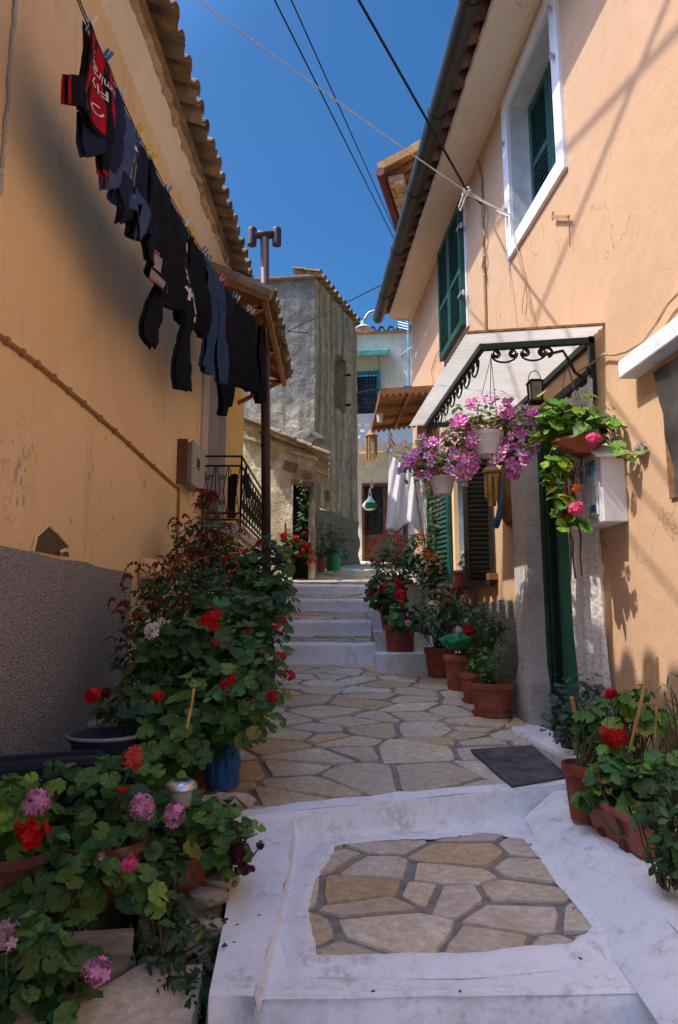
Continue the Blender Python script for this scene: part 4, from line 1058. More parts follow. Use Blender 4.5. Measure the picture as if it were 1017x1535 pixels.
for i in range(10):
    a = fs(ls*(i/10)-.05, zt_(ls*i/10)+.02, .05); b = fs(ls*(i+1)/10+.02, zt_(ls*(i+1)/10)+.02, .05); mb.bar(a, b, .22, .045, (.52, .43, .28))
ed = fs(ls+.12, zt_(ls)+.02, -.0); ax_ = Vector(((S2-S1).normalized().x, (S2-S1).normalized().y, 0)); dn_ = Vector((ax_.y, -ax_.x, -.38))
tiles(mb, ed-ax_*.1+ZZ*.02+Vector((dn_.x, dn_.y, 0))*.1, ax_, dn_, 11, 5, pitch=.24, length=.40, rng=random.Random(41), cols=[(.44, .36, .24), (.38, .31, .2), (.48, .38, .26), (.33, .27, .18)])
mb.build('roof', M['tile'], sh)
mb = MB()
for p_, r_ in ((P(438, 690, 13.0), .17), (P(452, 700, 13.2), .13), (P(480, 702, 13.6), .13), (P(460, 660, 14.6), .3), (P(470, 675, 14.6), .26), (P(450, 672, 14.4), .24)):
    bm = bmesh.new(); bmesh.ops.create_icosphere(bm, subdivisions=2, radius=1)
    mb.add([p_+Vector((v.co.x*r_*1.3, v.co.y*r_, v.co.z*r_*.8))*(1+.25*noise.noise(v.co*2+p_)) for v in bm.verts], [tuple(v.index for v in f.verts) for f in bm.faces]); bm.free()
tag(mb.build('rubble', M['rubble'], sh), kind='stuff')
# white house at the end
wh = thing('white_house', 'roughly plastered white house closing the lane with a teal barred window', 'house', (1.5, 19, 1.5))
f3, l3 = line_wall((-1.5, 19.35), (4.5, 18.75)); o3 = 1.5
UW3 = (1.75, 2.62, 5.85, 7.05); DO3 = (2.23, 3.38, 1.2, 3.75)
mb = MB(); wall(mb, rough(f3, .035, 1.6), 0, l3, -.5, 8.30, [UW3, DO3], .2); mb.build('wall', M['wall_white'], wh)
mb = MB(); tiles(mb, f3(-.2, 8.34, .22), (f3(1, 0)-f3(0, 0)), Vector((-.1, -1, -.35)), 24, 2, pitch=.27, rng=random.Random(51), cols=[(.36, .26, .17), (.42, .33, .22), (.28, .22, .15)]); mb.quad(f3(-.2, 8.36, .1), f3(l3, 8.36, .1), f3(l3, 9.5, -3), f3(-.2, 9.5, -3), (.3, .2, .14)); mb.build('roof', M['tile'], wh)
wn = MB(); frame_band(wn, f3, *UW3, .11, -.02, .045); wn = wn.build('window', M['tealpaint'], wh)
mb = MB(); wall(mb, f3, *UW3, [], 1, -.1); mb.build('pane', M['glass'], wn)
mb = MB()
for i in range(9): a = UW3[0]+(UW3[1]-UW3[0])*(i+.5)/9; mb.tube([f3(a, UW3[2], .0), f3(a, UW3[3], .0)], .016, 5)
for z in (.15, .5, .85): mb.bar(f3(UW3[0], UW3[2]+(UW3[3]-UW3[2])*z, .0), f3(UW3[1], UW3[2]+(UW3[3]-UW3[2])*z, .0), .03, .02)
mb.build('grille', M['iron'], wn)
mb = MB(); p = [f3(1.2, 7.55, .55), f3(3.0, 7.55, .55), f3(3.0, 7.80, .0), f3(1.2, 7.80, .0)]; mb.hexa(p+[q+ZZ*.05 for q in p])
mb.bar(f3(1.2, 7.50, .53), f3(3.0, 7.50, .53), .05, .12)
mb.bar(f3(2.7, 6.9, .02), f3(2.7, 7.5, .35), .05, .05); mb.build('awning', M['tealold'], wh)
pb = MB(); HL = [(1.50+.2*i, 1.66+.2*i, 4.95+.15*j, 5.03+.15*j) for j in range(4) for i in range(6)]
HL = [(1.55+.25*i+(.12 if j % 2 else 0), 1.69+.25*i+(.12 if j % 2 else 0), 4.93+.17*j, 5.02+.17*j) for j in range(3) for i in range(4)]
wall(pb, f3, .8, 3.6, 4.75, 5.62, HL, .5, .85)
for h in HL: reveal(pb, lambda a, z, o: f3(a, z, .85+o), *h, .12)
wall(pb, lambda a, z, o: f3(a, z, .74), .8, 3.6, 4.75, 5.62, HL, .5)
pb.quad(f3(.8, 5.62, .85), f3(3.6, 5.62, .85), f3(3.6, 5.62, .74), f3(.8, 5.62, .74)); pb.quad(f3(.8, 4.75, .85), f3(3.6, 4.75, .85), f3(3.6, 4.75, 0), f3(.8, 4.75, 0))
pb.build('parapet', M['bluewhite'], wh)
dn = MB(); frame_band(dn, f3, *DO3, .07, -.2, .03); dn.mbox(f3, DO3[0], DO3[1], 1.2, 2.35, -.14, -.08); dn.mbox(f3, (DO3[0]+DO3[1])/2-.05, (DO3[0]+DO3[1])/2+.05, 2.35, DO3[3], -.14, -.06)
wall(dn, f3, DO3[0]-.1, DO3[1]+.1, 1.1, DO3[3]+.1, [], 1, -.22); dn = dn.build('door', M['brownpaint'], wh)
for k in range(2):
    a0 = DO3[0]+.06 if k == 0 else (DO3[0]+DO3[1])/2+.07; a1 = (DO3[0]+DO3[1])/2-.07 if k == 0 else DO3[1]-.06
    mb = MB(); mb.mbox(f3, a0, a1, 2.35, DO3[3], -.15, -.12); mb.build('pane', simple('dark_pane', (.03, .03, .03), .6, bmp=0) if k == 0 else simple('frosted', (.30, .32, .30), .7, var=.1), dn)
    mb = MB(); c = ((a0+a1)/2)
    for z in (2.7, 3.35):
        for t in range(8): mb.tube([f3(c, z, -.10), f3(c+.2*math.cos(t*pi/4), z+.3*math.sin(t*pi/4), -.10)], .012, 4)
        mb.tube([f3(c+.2*math.cos(t*pi/8), z+.3*math.sin(t*pi/8), -.1) for t in range(17)], .012, 4)
    mb.build('grille', M['iron'], dn)
# balcony line, antenna, street lamp
mb = MB(); mb.tube([P(534, 590, 18.3), P(566, 584, 18.2), P(640, 586, 18.0)], .03, 6); mb.tube([P(534, 609, 18.3), P(562, 608, 18.2)], .03, 6)
tag(mb.build('balcony_rail', M['iron']), 'thin dark rail above the white parapet of the end house', 'rail')
an = thing('tv_antenna', 'television antenna on a pale blue pole before the white house', 'antenna', P(613, 588, 17.5))
mb = MB(); mb.tube([P(613, 592, 17.5), P(612, 470, 17.5)], .035, 6); mb.build('pole', simple('blue_pole', (.25, .42, .55), .5), an)
mb = MB(); mb.box(P(613, 585, 17.5), (.3, .2, .18)); mb.build('base', simple('blue_base', (.03, .18, .42), .5), an)
mb = MB(); mb.bar(P(600, 533, 17.5), P(618, 520, 17.3), .03, .03)
for u, v in ((602, 530), (605, 528), (609, 526), (614, 522), (617, 520)): mb.tube([P(u, v-14, 17.5), P(u, v+14, 17.5)], .014, 4)
for k in range(5): mb.tube([P(597, 474+4*k, 17.6), P(612, 478+4*k, 17.4)], .010, 4)
mb.build('rods', M['galv'], an)
sl_ = thing('street_lamp', 'street lamp with a green capped white shade on a curved arm from the house corner', 'street lamp', P(617, 470, 10.6))
mb = MB(); mb.tube([P(u, v, 10.6-.0*i) for i, (u, v) in enumerate([(618, 462), (600, 463), (580, 465), (562, 466), (553, 469), (548, 476), (546, 484)])], .022, 8); mb.build('arm', M['galv'], sl_, smooth=True)
c = P(545, 488, 10.6); mb = MB(); mb.lathe([(.02, .09), (.045, .07), (.05, .0), (.07, -.015), (.0, -.015)], c, 16); mb.build('cap', simple('lamp_green', (.02, .36, .20), .4), sl_, smooth=True)
mb = MB(); mb.lathe([(.05, .0), (.085, -.015), (.135, -.05), (.14, -.07), (.125, -.06), (.08, -.03), (.04, -.02)], c, 24); mb.build('shade', M['pot_white'], sl_, smooth=True)
mb = MB(); mb.lathe([(.0, -.12), (.04, -.11), (.05, -.07), (.04, -.03)], c, 12); mb.build('bulb', simple('bulb', (.7, .7, .62), .2, bmp=0), sl_, smooth=True)
# taller roof behind the right house
th = thing('tall_house', 'upper corner of a taller ochre house with a red brown gutter behind the peach house', 'house', (2, 12, 3))
g0, g1 = P(570, 262, 12.0), P(602, 358, 14.2); g1.z = g0.z-.05
ga = (g1-g0); ga.z = 0; ga.normalize(); gn = Vector((ga.y, -ga.x, 0))            # gn points to the right, under the roof
Tq = lambda a, z, o: Vector((g0.x, g0.y, 0))+ga*a+gn*o+ZZ*z
zg = g0.z
mb = MB(); mb.mbox(Tq, .3, 1.6, 1, zg-.05, .80, 3); mb.build('wall', M['yellow'], th)
mb = MB()
for i in range(9):
    for j in range(2): mb.mbox(Tq, .08+.3*i, .34+.3*i, zg-.10-.11*j, zg-.01-.11*j, .14+.12*j, .44)
mb.build('brick_cornice', simple('old_brick', (.50, .33, .19), .9, var=.4, scale=6, bmp=.5), th)
mb = MB(); mb.tube([Tq(-.1, zg, .02), Tq(2.6, zg-.05, .02)], .09, 12); mb.build('gutter', M['maroon'], th)
mb = MB(); tiles(mb, Tq(0, zg+.10, .0), ga, -gn-ZZ*.4, 10, 3, rng=random.Random(61), cols=[(.34, .18, .1), (.4, .2, .11), (.28, .15, .09)]); mb.build('roof', M['tile'], th)
mb = MB(); mb.bar(Tq(-.06, zg+.12, -.02), Tq(-.06, zg+.9, 2.2), .06, .16); mb.build('verge_board', M['awning'], th)
# brown lean-to awning on the right
aw = thing('wooden_awning', 'brown lean-to awning with a scalloped edge beyond the white canopy', 'awning', (.9, 9.4, 2.9))
q = [Vector((.545, 8.6, 2.94)), Vector((1.31, 8.6, 2.99)), Vector((1.20, 10.2, 2.99)), Vector((.50, 10.2, 2.90))]
mb = MB(); mb.hexa(q+[p+ZZ*.03 for p in q]); mb.build('boards', M['awning'], aw)
mb = MB()
for t in (.06, .36, .66, .95): mb.bar(q[0].lerp(q[3], t)-ZZ*.03, q[1].lerp(q[2], t)-ZZ*.03, .05, .05)
mb.bar(q[0].lerp(q[1], .5)-ZZ*.05, q[3].lerp(q[2], .5)-ZZ*.05, .04, .04)
mb.build('battens', M['awning'], aw)
mb = MB()
def scal(a, b, n, w=.075):
    for i in range(n):
        p0, p1 = a.lerp(b, i/n), a.lerp(b, (i+1)/n); m = 7
        vs = [p0+ZZ*.045]+[p0.lerp(p1, k/m)-ZZ*(w*(.35+.65*abs(math.sin(pi*k/m)))) for k in range(m+1)]+[p1+ZZ*.045]
        mb.add(vs, [tuple(range(len(vs)))])
scal(q[0], q[1], 9); scal(q[0], q[3], 16); scal(q[3], q[2], 9)
mb.build('scalloped_edge', M['wood_or'], aw, solid=.012)
mb = MB()
for (p, r) in ((q[0].lerp(q[3], .42)-ZZ*.12+Vector((.05, 0, 0)), .05), (q[3]-ZZ*.1, .06)): mb.lathe([(.01, .06), (r, .05), (r*.8, -.08), (0, -.08)], p, 10)
mb.build('lamp', M['pot_white'], aw)
def chime(name, lab, c, k, rng, ln=.34, rad=.06, tail=True):
    t = thing(name, lab, 'wind chime', c)
    mb = MB(); mb.lathe([(0, .03), (.05, .02), (rad+.03, -.01), (rad+.03, -.03), (0, -.03)], c, 12); mb.tube([c+ZZ*.03, c+ZZ*.16], .004, 4); mb.build('top', M['bamboo'], t)
    for i in range(k):
        a = 2*pi*i/k; p = c+Vector((math.cos(a)*rad, math.sin(a)*rad, -.05)); l = ln*rng.uniform(.7, 1.1)
        mb = MB(); mb.tube([p, p-ZZ*l*.5, p-ZZ*l], [.02, .019, .018], 8); mb.build('bamboo_tube', M['bamboo'], t)
    if tail:
        mb = MB(); mb.tube([c-ZZ*.03, c-ZZ*.72], .003, 4); mb.box(c-ZZ*.77, (.045, .01, .1)); mb.build('clapper', M['bamboo'], t)
rg = random.Random(3)
chime('wind_chime', 'bamboo wind chime hanging from the corner of the brown awning', P(557, 652, 10.0), 6, rg, .36, .07)
chime('wind_chime', 'bamboo wind chime under the white pot of petunias by the dark shutter leaf', P(737, 704, 5.9), 6, rg, .26, .05, False)
# ------------------------------------------------------------------ overhead cables
def cable(name, pts, r, mat, label, cat='cable', sag=.0, group=None, parent=None):
    mb = MB(); out = []
    for (a, b) in zip(pts, pts[1:]):
        for k in range(14): f = k/14; out.append(Vector(a).lerp(Vector(b), f)-ZZ*sag*4*f*(1-f))
    out.append(Vector(pts[-1])); mb.tube(out, r, 6)
    return tag(mb.build(name, mat), label, cat, group)
def ext(a, b, k): return a+(a-b)*k
k0 = RW(765, 322, .03); k1 = P(700, 288, 5.6); s = P(265, 0, 4.45)
cable('rope', [V(4.43, 4.75, .47), k1], .006, M['rope'], 'white rope stretched high across the lane between the two eaves', 'rope', .02)
mb = MB()
for (u0, v0, u1, v1) in ((700, 286, 765, 322), (700, 290, 765, 322)): mb.tube([P(u0, v0, 5.6), (P(u0, v0, 5.6)+k0)/2-ZZ*.01, k0], .006, 5)
mb.tube([k1+ZZ*.01, P(696, 300, 5.6), P(690, 316, 5.6), P(688, 310, 5.6), P(694, 294, 5.6), k1], .007, 5)
for i in range(7): mb.tube([k1+Vector((R.uniform(-.04, .04), R.uniform(-.03, .03), R.uniform(-.04, .04))) for _ in range(3)], .012, 5)
for i in range(5): mb.tube([P(745+i*4, 316+i*1.2, 5.62), P(752+i*3, 322+i, 5.6)], .012, 5)
tag(mb.build('rope_knot', M['rope']), 'knotted end of the white rope tied beside the upper window', 'rope knot')
b0 = P(538, 0, 4.3); b1 = P(700, 285, 5.6); b2 = RW(722, 305, .03)
cable('cable', [b0+(b0-b1)*1.2, b0, b1, b2], .011, M['wire'], 'thick black cable coming down to the peach wall by the knotted rope')
a, b = P(412, 0, 5.2), P(588, 352, 10.4); cable('cable', [a+(a-b)*.8, b, b+(b-a)*.2], .008, M['wire'], 'left one of the two thin black cables high in the sky', group='black overhead cables')
a, b = P(437, 0, 5.6), P(585, 330, 11.4); cable('cable', [a+(a-b)*.8, b, b+(b-a)*.1], .008, M['wire'], 'right one of the two thin black cables high in the sky', group='black overhead cables')
cable('cable', [f1(2.9, 6.55, .05), P(431, 497, 14.6), P(500, 463, 13.0), P(582, 422, 11.0), W(10.5, 4.9, .3)], .011, M['wire'], 'black cable from the old grey house to the end of the peach house gutter')
mb = MB(); mb.tube([RW(u, v, .03) for u, v in [(768, 330), (773, 360), (780, 395), (788, 425), (790, 440), (800, 480), (806, 500)]], .006, 5); mb.tube([RW(u, v, .03) for u, v in [(788, 425), (784, 455), (783, 470), (788, 472), (790, 455), (789, 430)]], .003, 4)
tag(mb.build('loose_cord', M['cableR']), 'loose cord dangling below the upper window of the peach house', 'cord')
# high wires over the lane whose shadows cross the peach wall
for (wa, wb, k1_, k2_, lab) in (((1003, 60), (690, 395), 5.0, 7.0, 'power cable strung high over the lane whose shadow crosses the peach wall to the shutters'), ((985, 40), (770, 560), 5.5, 8.0, 'power cable strung high over the lane whose shadow falls steeply towards the door canopy')):
    a, b = RW(*wa)+SUN*k1_, RW(*wb)+SUN*k2_
    cable('power_cable', [a+(a-b)*.12, b, Vector((-6.5, 5.2, 11.5))], .020, M['wire'], lab)
# ------------------------------------------------------------------ washing line on the left
LP = [(2.4, -1.43, 3.42), (3.2, -1.36, 3.17), (3.9, -1.30, 3.06), (4.5, -1.255, 3.05), (5.1, -1.215, 3.08), (5.6, -1.18, 3.13), (6.1, -1.145, 3.20), (6.65, -1.11, 3.30), (7.4, -1.07, 3.52), (8.0, -1.05, 3.70), (8.6, -1.03, 3.86)]
def lpt(y):
    if y <= LP[0][0]: return Vector((LP[0][1], y, LP[0][2]))
    for p, q in zip(LP, LP[1:]):
        if y <= q[0]:
            f = (y-p[0])/(q[0]-p[0]); return Vector((p[1]+(q[1]-p[1])*f, y, p[2]+(q[2]-p[2])*f))
    return Vector((LP[-1][1], y, LP[-1][2]))
def ly(u, v):                                              # where on the line a point of the photograph sits
    best = min(((px_(lpt(2.4+6.2*k/800))[0]-u)**2+.3*(px_(lpt(2.4+6.2*k/800))[1]-v)**2, 2.4+6.2*k/800) for k in range(801)); return best[1]
def px_(p):
    Yc = p[1]*CT+p[2]*ST; Zc = -p[1]*ST+p[2]*CT; return (508.5+F*p[0]/Yc, 767.5-F*Zc/Yc)
mb = MB(); ln = [lpt(1.2+7.4*k/60)+ZZ*(.25*max(0, 2.4-(1.2+7.4*k/60))) for k in range(61)]; mb.tube(ln, .004, 5); mb.tube([p+Vector((.0, 0, .03)) for p in ln], .004, 5)
tag(mb.build('washing_line', M['wire']), 'sagging double washing line along the orange wall', 'washing line')
def garment(name, label, cat, y0, y1, panels, col, amp=.035, freq=2.5, ph=0, group='dark washing on the line along the orange wall', sag=.03, decals=(), stripes=None, layers=2, curl=0.0, nx=None, yaw=.07):
    w = y1-y0
    def pos(s, d, off=0.0):
        y = y0+w*s; b = lpt(max(y0, min(y1, y)))
        x = b.x+off+amp*(.25+1.3*min(d, .6))*math.sin(freq*s*2*pi+ph+.7*math.sin(2.6*d+ph))+amp*.6*math.sin(5.1*s+9*d+ph*2)*min(1, d*3)+yaw*min(d, .7)*(max(0, min(1, s))-.3)
        z = b.z-d-sag*math.sin(pi*max(0, min(1, s)))*max(0, 1-d*1.5)
        yy = b.y if 0 <= s <= 1 else (y0 if s < 0 else y1)+(s if s < 0 else s-1)*w
        wr = .012*noise.noise(Vector((s*w*9, d*9, ph*7)))+.007*noise.noise(Vector((s*w*22, d*16, ph*3)))
        x += wr*min(1, d*6); z += .02*noise.noise(Vector((s*w*5, d*3, ph+9)))*min(1, d*3)
        return Vector((x, yy+.25*amp*math.cos(freq*s*2*pi+ph)*d*3, z))
    mb = MB()
    for lay in range(layers):
        off = .016 if lay == 0 else -.02
        for pn in panels:
            (tl, tr, br, bl) = pn[:4]; c = pn[4] if len(pn) > 4 else col
            nu = max(3, int(abs(tr[0]-tl[0])*w/.028)+2) if nx is None else nx; nv = max(4, int(abs(br[1]-tr[1])/.04)+2)
            for i in range(nu):
                for j in range(nv):
                    q = []
                    for ii, jj in ((i, j), (i+1, j), (i+1, j+1), (i, j+1)):
                        a, t = ii/nu, jj/nv
                        s = (tl[0]+(tr[0]-tl[0])*a)*(1-t)+(bl[0]+(br[0]-bl[0])*a)*t; d = (tl[1]+(tr[1]-tl[1])*a)*(1-t)+(bl[1]+(br[1]-bl[1])*a)*t
                        q.append(pos(s, d, off))
                    a = (i+.5)/nu; t = (j+.5)/nv; s = (tl[0]+(tr[0]-tl[0])*a)*(1-t)+(bl[0]+(br[0]-bl[0])*a)*t; d = tl[1]*(1-t)+bl[1]*t
                    mb.quad(*q, stripes(s, d) if stripes and len(pn) < 5 else c)
    o = mb.build(name, M['cloth'], solid=.004, smooth=True, merge=True); tag(o, label, cat, group)
    for (nm_, polys, c) in decals:
        for grp in ([[p] for p in polys] if nm_ in ('piping', 'yoke') else [polys]):
            dm = MB()
            for poly in grp: dm.add([pos(s, d, .016+.012) for s, d in poly], [tuple(range(len(poly)))], c)
            dm.build(nm_, M['plain'], o)
    return o, pos
def text_polys(txt, s0, d0, h, w, y_w, flip=True, rot=0):  # text as triangles in (s, d); flip = hung upside down
    cu = bpy.data.curves.new('t', 'FONT'); cu.body = txt; cu.size = 1.0; ob = bpy.data.objects.new('t', cu); COL.objects.link(ob)
    dg = bpy.context.evaluated_depsgraph_get(); me = ob.evaluated_get(dg).to_mesh(); me.calc_loop_triangles()
    V_ = [Vector(v.co) for v in me.vertices]; T = [tuple(t.vertices) for t in me.loop_triangles]
    bpy.data.objects.remove(ob); bpy.data.curves.remove(cu)
    mx = max(v.x for v in V_)
    out = []
    for t in T:
        p = []
        for i in t:
            x, y = V_[i].x/mx-.5, V_[i].y-.35
            if flip: x, y = -x, -y
            x, y = x*w, y*h
            X = x*math.cos(rot)-y*math.sin(rot); Y_ = x*math.sin(rot)+y*math.cos(rot)
            p.append((s0+X/y_w, d0-Y_))
        out.append(p)
    return out
NAVY = (.022, .028, .062); BLK = (.013, .013, .017); DN = (.018, .017, .040); JE = (.032, .062, .125)
def y_(u, v): return ly(u, v)
Y = [y_(*q) for q in [(128, 32), (163, 80), (187, 135), (209, 187), (226, 228), (253, 283), (279, 333), (287, 349), (305, 376), (312, 391), (331, 417), (337, 425), (350, 443), (356, 450), (371, 465), (377, 470), (391, 483)]]
RED = (.38, .012, .022)
def st(s, d):
    k = s+.10*d
    return RED if (.12 < k < .26 or .42 < k < .66 or .80 < k < .92) and d < .50 else BLK
w1 = Y[1]-Y[0]+.10
tee = lambda L, sl: [((0, 0), (1, 0), (1.0, L), (0.0, L)), ((0.0, L*.62), (0.02, L), (-.28, L+sl*.6), (-.42, L*.80)), ((1.0, L*.62), (1.25, L*.80), (1.10, L+sl*.6), (.98, L))]
jw = w1
garment('football_jersey', 'black and red striped football jersey pegged upside down nearest the camera', 'jersey', Y[0], Y[0]+w1, [((0, 0), (1, 0), (1.0, .52), (0.0, .52)), ((0, .32), (.02, .50), (-.16, .54), (-.24, .40)), ((-.24, .40), (-.16, .54), (-.20, .555), (-.285, .415), RED), ((.55, .52), (1.0, .50), (1.0, .66), (.66, .68)), ((.66, .68), (1.0, .66), (1.0, .685), (.66, .705), RED)], BLK, .03, 1.4, .4, stripes=st, sag=.0,
        decals=[('lettering', text_polys('Fly', .50, .24, .085, .12, jw)+text_polys('Emirates', .50, .16, .075, .26, jw), (.75, .72, .72)), ('crest', [[(.46+.036/jw*math.cos(a+k*pi/12)*.9, .38+.034*math.sin(a+k*pi/12)) for a in (0, pi/12)]+[(.46+.026/jw*math.cos(a+k*pi/12)*.9, .38+.025*math.sin(a+k*pi/12)) for a in (pi/12, 0)] for k in range(20)], (.7, .68, .68))])
garment('t_shirt', 'plain navy t-shirt on the line just behind the striped jersey', 't-shirt', Y[1]-.02, Y[2]+.05, tee(.56, .2), NAVY, .03, 1.5, 1.1)
w2 = Y[3]-Y[2]+.08
garment('t_shirt', 'faded blue t-shirt with a pale green picture print', 't-shirt', Y[2]-.02, Y[3]+.06, tee(.58, .18), (.065, .095, .19), .035, 1.5, 2.0,
        decals=[('print', [[(.45, .22), (.85, .22), (.85, .46), (.45, .46)]], (.20, .26, .24)), ('print', [[(.50, .26), (.66, .27), (.62, .38), (.52, .36)], [(.68, .30), (.80, .28), (.82, .40), (.70, .43)]], (.08, .20, .08)), ('print', [[(.45+.1*k, .17), (.51+.1*k, .17), (.51+.1*k, .205), (.45+.1*k, .205)] for k in range(4)], (.6, .62, .66))])
garment('t_shirt', 'dark purple navy t-shirt between the faded blue one and the black pink trimmed one', 't-shirt', Y[3]-.02, Y[4]+.04, tee(.60, .16), DN, .03, 1.5, 2.7)
PK = (.50, .06, .14)
q4 = lambda a, b, c, d: [a, b, c, d]
garment('t_shirt', 'black t-shirt with pink piping and a grey patterned yoke', 't-shirt', Y[4], Y[5]+.02, [((0, 0), (1, 0), (1.0, .80), (0.0, .72)), ((0.0, .38), (0.02, .60), (-.45, .66), (-.6, .50))], BLK, .03, 1.5, .2,
        decals=[('yoke', [q4((.30, .62), (.55, .60), (.58, .70), (.34, .72)), q4((.60, .58), (.98, .54), (.96, .60), (.62, .64)), q4((.80, .62), (.97, .60), (.93, .76), (.78, .78)), q4((.36, .73), (.70, .74), (.66, .79), (.40, .775))], (.26, .26, .27)), ('piping', [q4((.28, .60), (.98, .52), (.98, .535), (.28, .615)), q4((.38, .78), (.95, .765), (.95, .78), (.40, .795)), q4((.86, .36), (.92, .35), (.92, .50), (.86, .51))], PK)])
hw = Y[6]-Y[5]+.05
def seg(a, b, t): 
    ax, ay = (b[0]-a[0])*hw, b[1]-a[1]; l = math.hypot(ax, ay); nx, ny = -ay/l*t/hw, ax/l*t
    return [(a[0]+nx, a[1]+ny), (b[0]+nx, b[1]+ny), (b[0]-nx, b[1]-ny), (a[0]-nx, a[1]-ny)]
marks = [seg((.62, .30), (.80, .30), .012), seg((.62, .22), (.62, .30), .012), seg((.78, .20), (.66, .37), .012), seg((.62, .44), (.84, .43), .010), seg((.64, .50), (.82, .48), .010), seg((.68, .40), (.70, .54), .008), seg((.78, .40), (.80, .52), .008), seg((.60, .58), (.70, .66), .014), seg((.70, .58), (.62, .70), .012), seg((.74, .60), (.74, .80), .010)]
marks += [seg((.80, .58+.03*k), (.88, .58+.03*k), .006) for k in range(8)]
garment('sweatshirt', 'black long sleeved sweatshirt with white graffiti print hanging upside down', 'sweatshirt', Y[5], Y[6]+.03, [((0, 0), (1, 0), (1.0, .78), (0.0, .82)), ((0.0, .60), (0.12, .84), (-.12, 1.22), (-.34, 1.16)), ((.58, .72), (1.0, .70), (.82, 1.40), (.52, 1.40))], BLK, .03, 1.5, 1.7,
        yaw=.22, decals=[('print', marks, (.62, .60, .60)), ('print', [seg((.74, .82), (.74, .86), .02)], (.5, .4, .04))])
garment('blouse', 'gathered black blouse with frilled hem between the printed sweatshirt and the jeans', 'blouse', Y[7]-.05, Y[8]+.04, [((.0, 0), (1, 0), (1.15, .74), (-.15, .78))], BLK, .035, 4.5, 2.2)
garment('jeans', 'blue denim jeans pegged by the waist', 'jeans', Y[9]-.06, Y[10]+.06, [((0, 0), (1, 0), (1.0, .25), (0.0, .25)), ((0, .25), (.48, .25), (.46, 1.0), (-.04, .98)), ((.52, .25), (1.0, .25), (1.06, 1.02), (.56, 1.04))], JE, .028, 2, .7,
        decals=[])
garment('lace_blouse', 'black lace top with hanging straps between the jeans and the pleated skirt', 'top', Y[11]-.05, Y[12]+.05, [((0, 0), (1, 0), (.9, .85), (.1, .85)), ((.15, .85), (.4, .85), (.35, 1.32), (.12, 1.28)), ((.5, .85), (.9, .85), (.8, 1.18), (.55, 1.20))], BLK, .03, 3, 1.3)
garment('pleated_skirt', 'wide black pleated skirt held by several pegs', 'skirt', Y[13]-.05, Y[15]+.12, [((0, 0), (1, 0), (1.12, .98), (-.10, .92))], (.011, .011, .015), .030, 7, .5)
garment('trousers', 'black trousers hanging by one leg at the far end of the washing line', 'trousers', Y[16]-.12, Y[16]+.14, [((.1, 0), (.9, 0), (1.0, 1.08), (.0, 1.1))], BLK, .025, 2, .5)
PC = {'white': (.72, .70, .66), 'blue': (.02, .19, .55), 'yellow': (.70, .58, .02), 'pink': (.75, .22, .32), 'red': (.60, .03, .03)}
PGS = [('white', 'white peg holding the striped jersey', 0, .03), ('blue', 'blue peg where the jersey meets the navy t-shirt', 1, .0), ('white', 'white peg between the navy and the faded blue t-shirts', 2, 0), ('yellow', 'yellow peg on the far edge of the faded blue t-shirt', 3, 0), ('yellow', 'upper of the paired yellow pegs before the pink trimmed t-shirt', 4, -.05), ('yellow', 'lower of the paired yellow pegs before the pink trimmed t-shirt', 4, .04), ('blue', 'blue peg at the start of the printed sweatshirt', 5, 0), ('white', 'white peg at the end of the printed sweatshirt', 6, 0), ('yellow', 'yellow peg at the start of the black blouse', 7, 0), ('blue', 'blue peg at the end of the black blouse', 8, 0), ('blue', 'blue peg on the waist of the jeans', 9, 0), ('pink', 'pink peg on the far side of the jeans', 10, 0), ('red', 'red peg on the black lace top', 11, 0), ('blue', 'blue peg between the lace top and pleated skirt', 12, 0), ('white', 'white peg at the near end of the pleated skirt', 13, 0), ('white', 'nearer of two white pegs at the far end of the pleated skirt', 14, 0), ('white', 'farther of two white pegs at the far end of the pleated skirt', 15, 0), ('yellow', 'yellow peg on the last black trousers', 16, 0)]
pm = {}
for col, lab, i, dy in PGS:
    if col not in pm:
        mb = MB(); c = PC[col]
        for s_ in (-1, 1):
            mb.hexa([Vector((s_*.003, -.006, -.03)), Vector((s_*.010, -.006, -.03)), Vector((s_*.010, .006, -.03)), Vector((s_*.003, .006, -.03)), Vector((s_*.008, -.006, .055)), Vector((s_*.014, -.006, .055)), Vector((s_*.014, .006, .055)), Vector((s_*.008, .006, .055))], c)
        mb.tube([Vector((-.012, 0, .012)), Vector((.012, 0, .012))], .006, 6, (.4, .4, .4))
        o = mb.build('clothes_peg', M['plain']); pm[col] = o
    else:
        o = pm[col].copy(); COL.objects.link(o)
    o.location = lpt(Y[i]+dy)+ZZ*.005+Vector((.0, 0, 0)); o.rotation_euler = (R.uniform(-.3, .3), R.uniform(.2, .75), R.uniform(-.3, .3)); o.scale = (1.5, 1.5, 1.25)
    tag(o, lab, 'clothes peg', 'clothes pegs on the washing line')
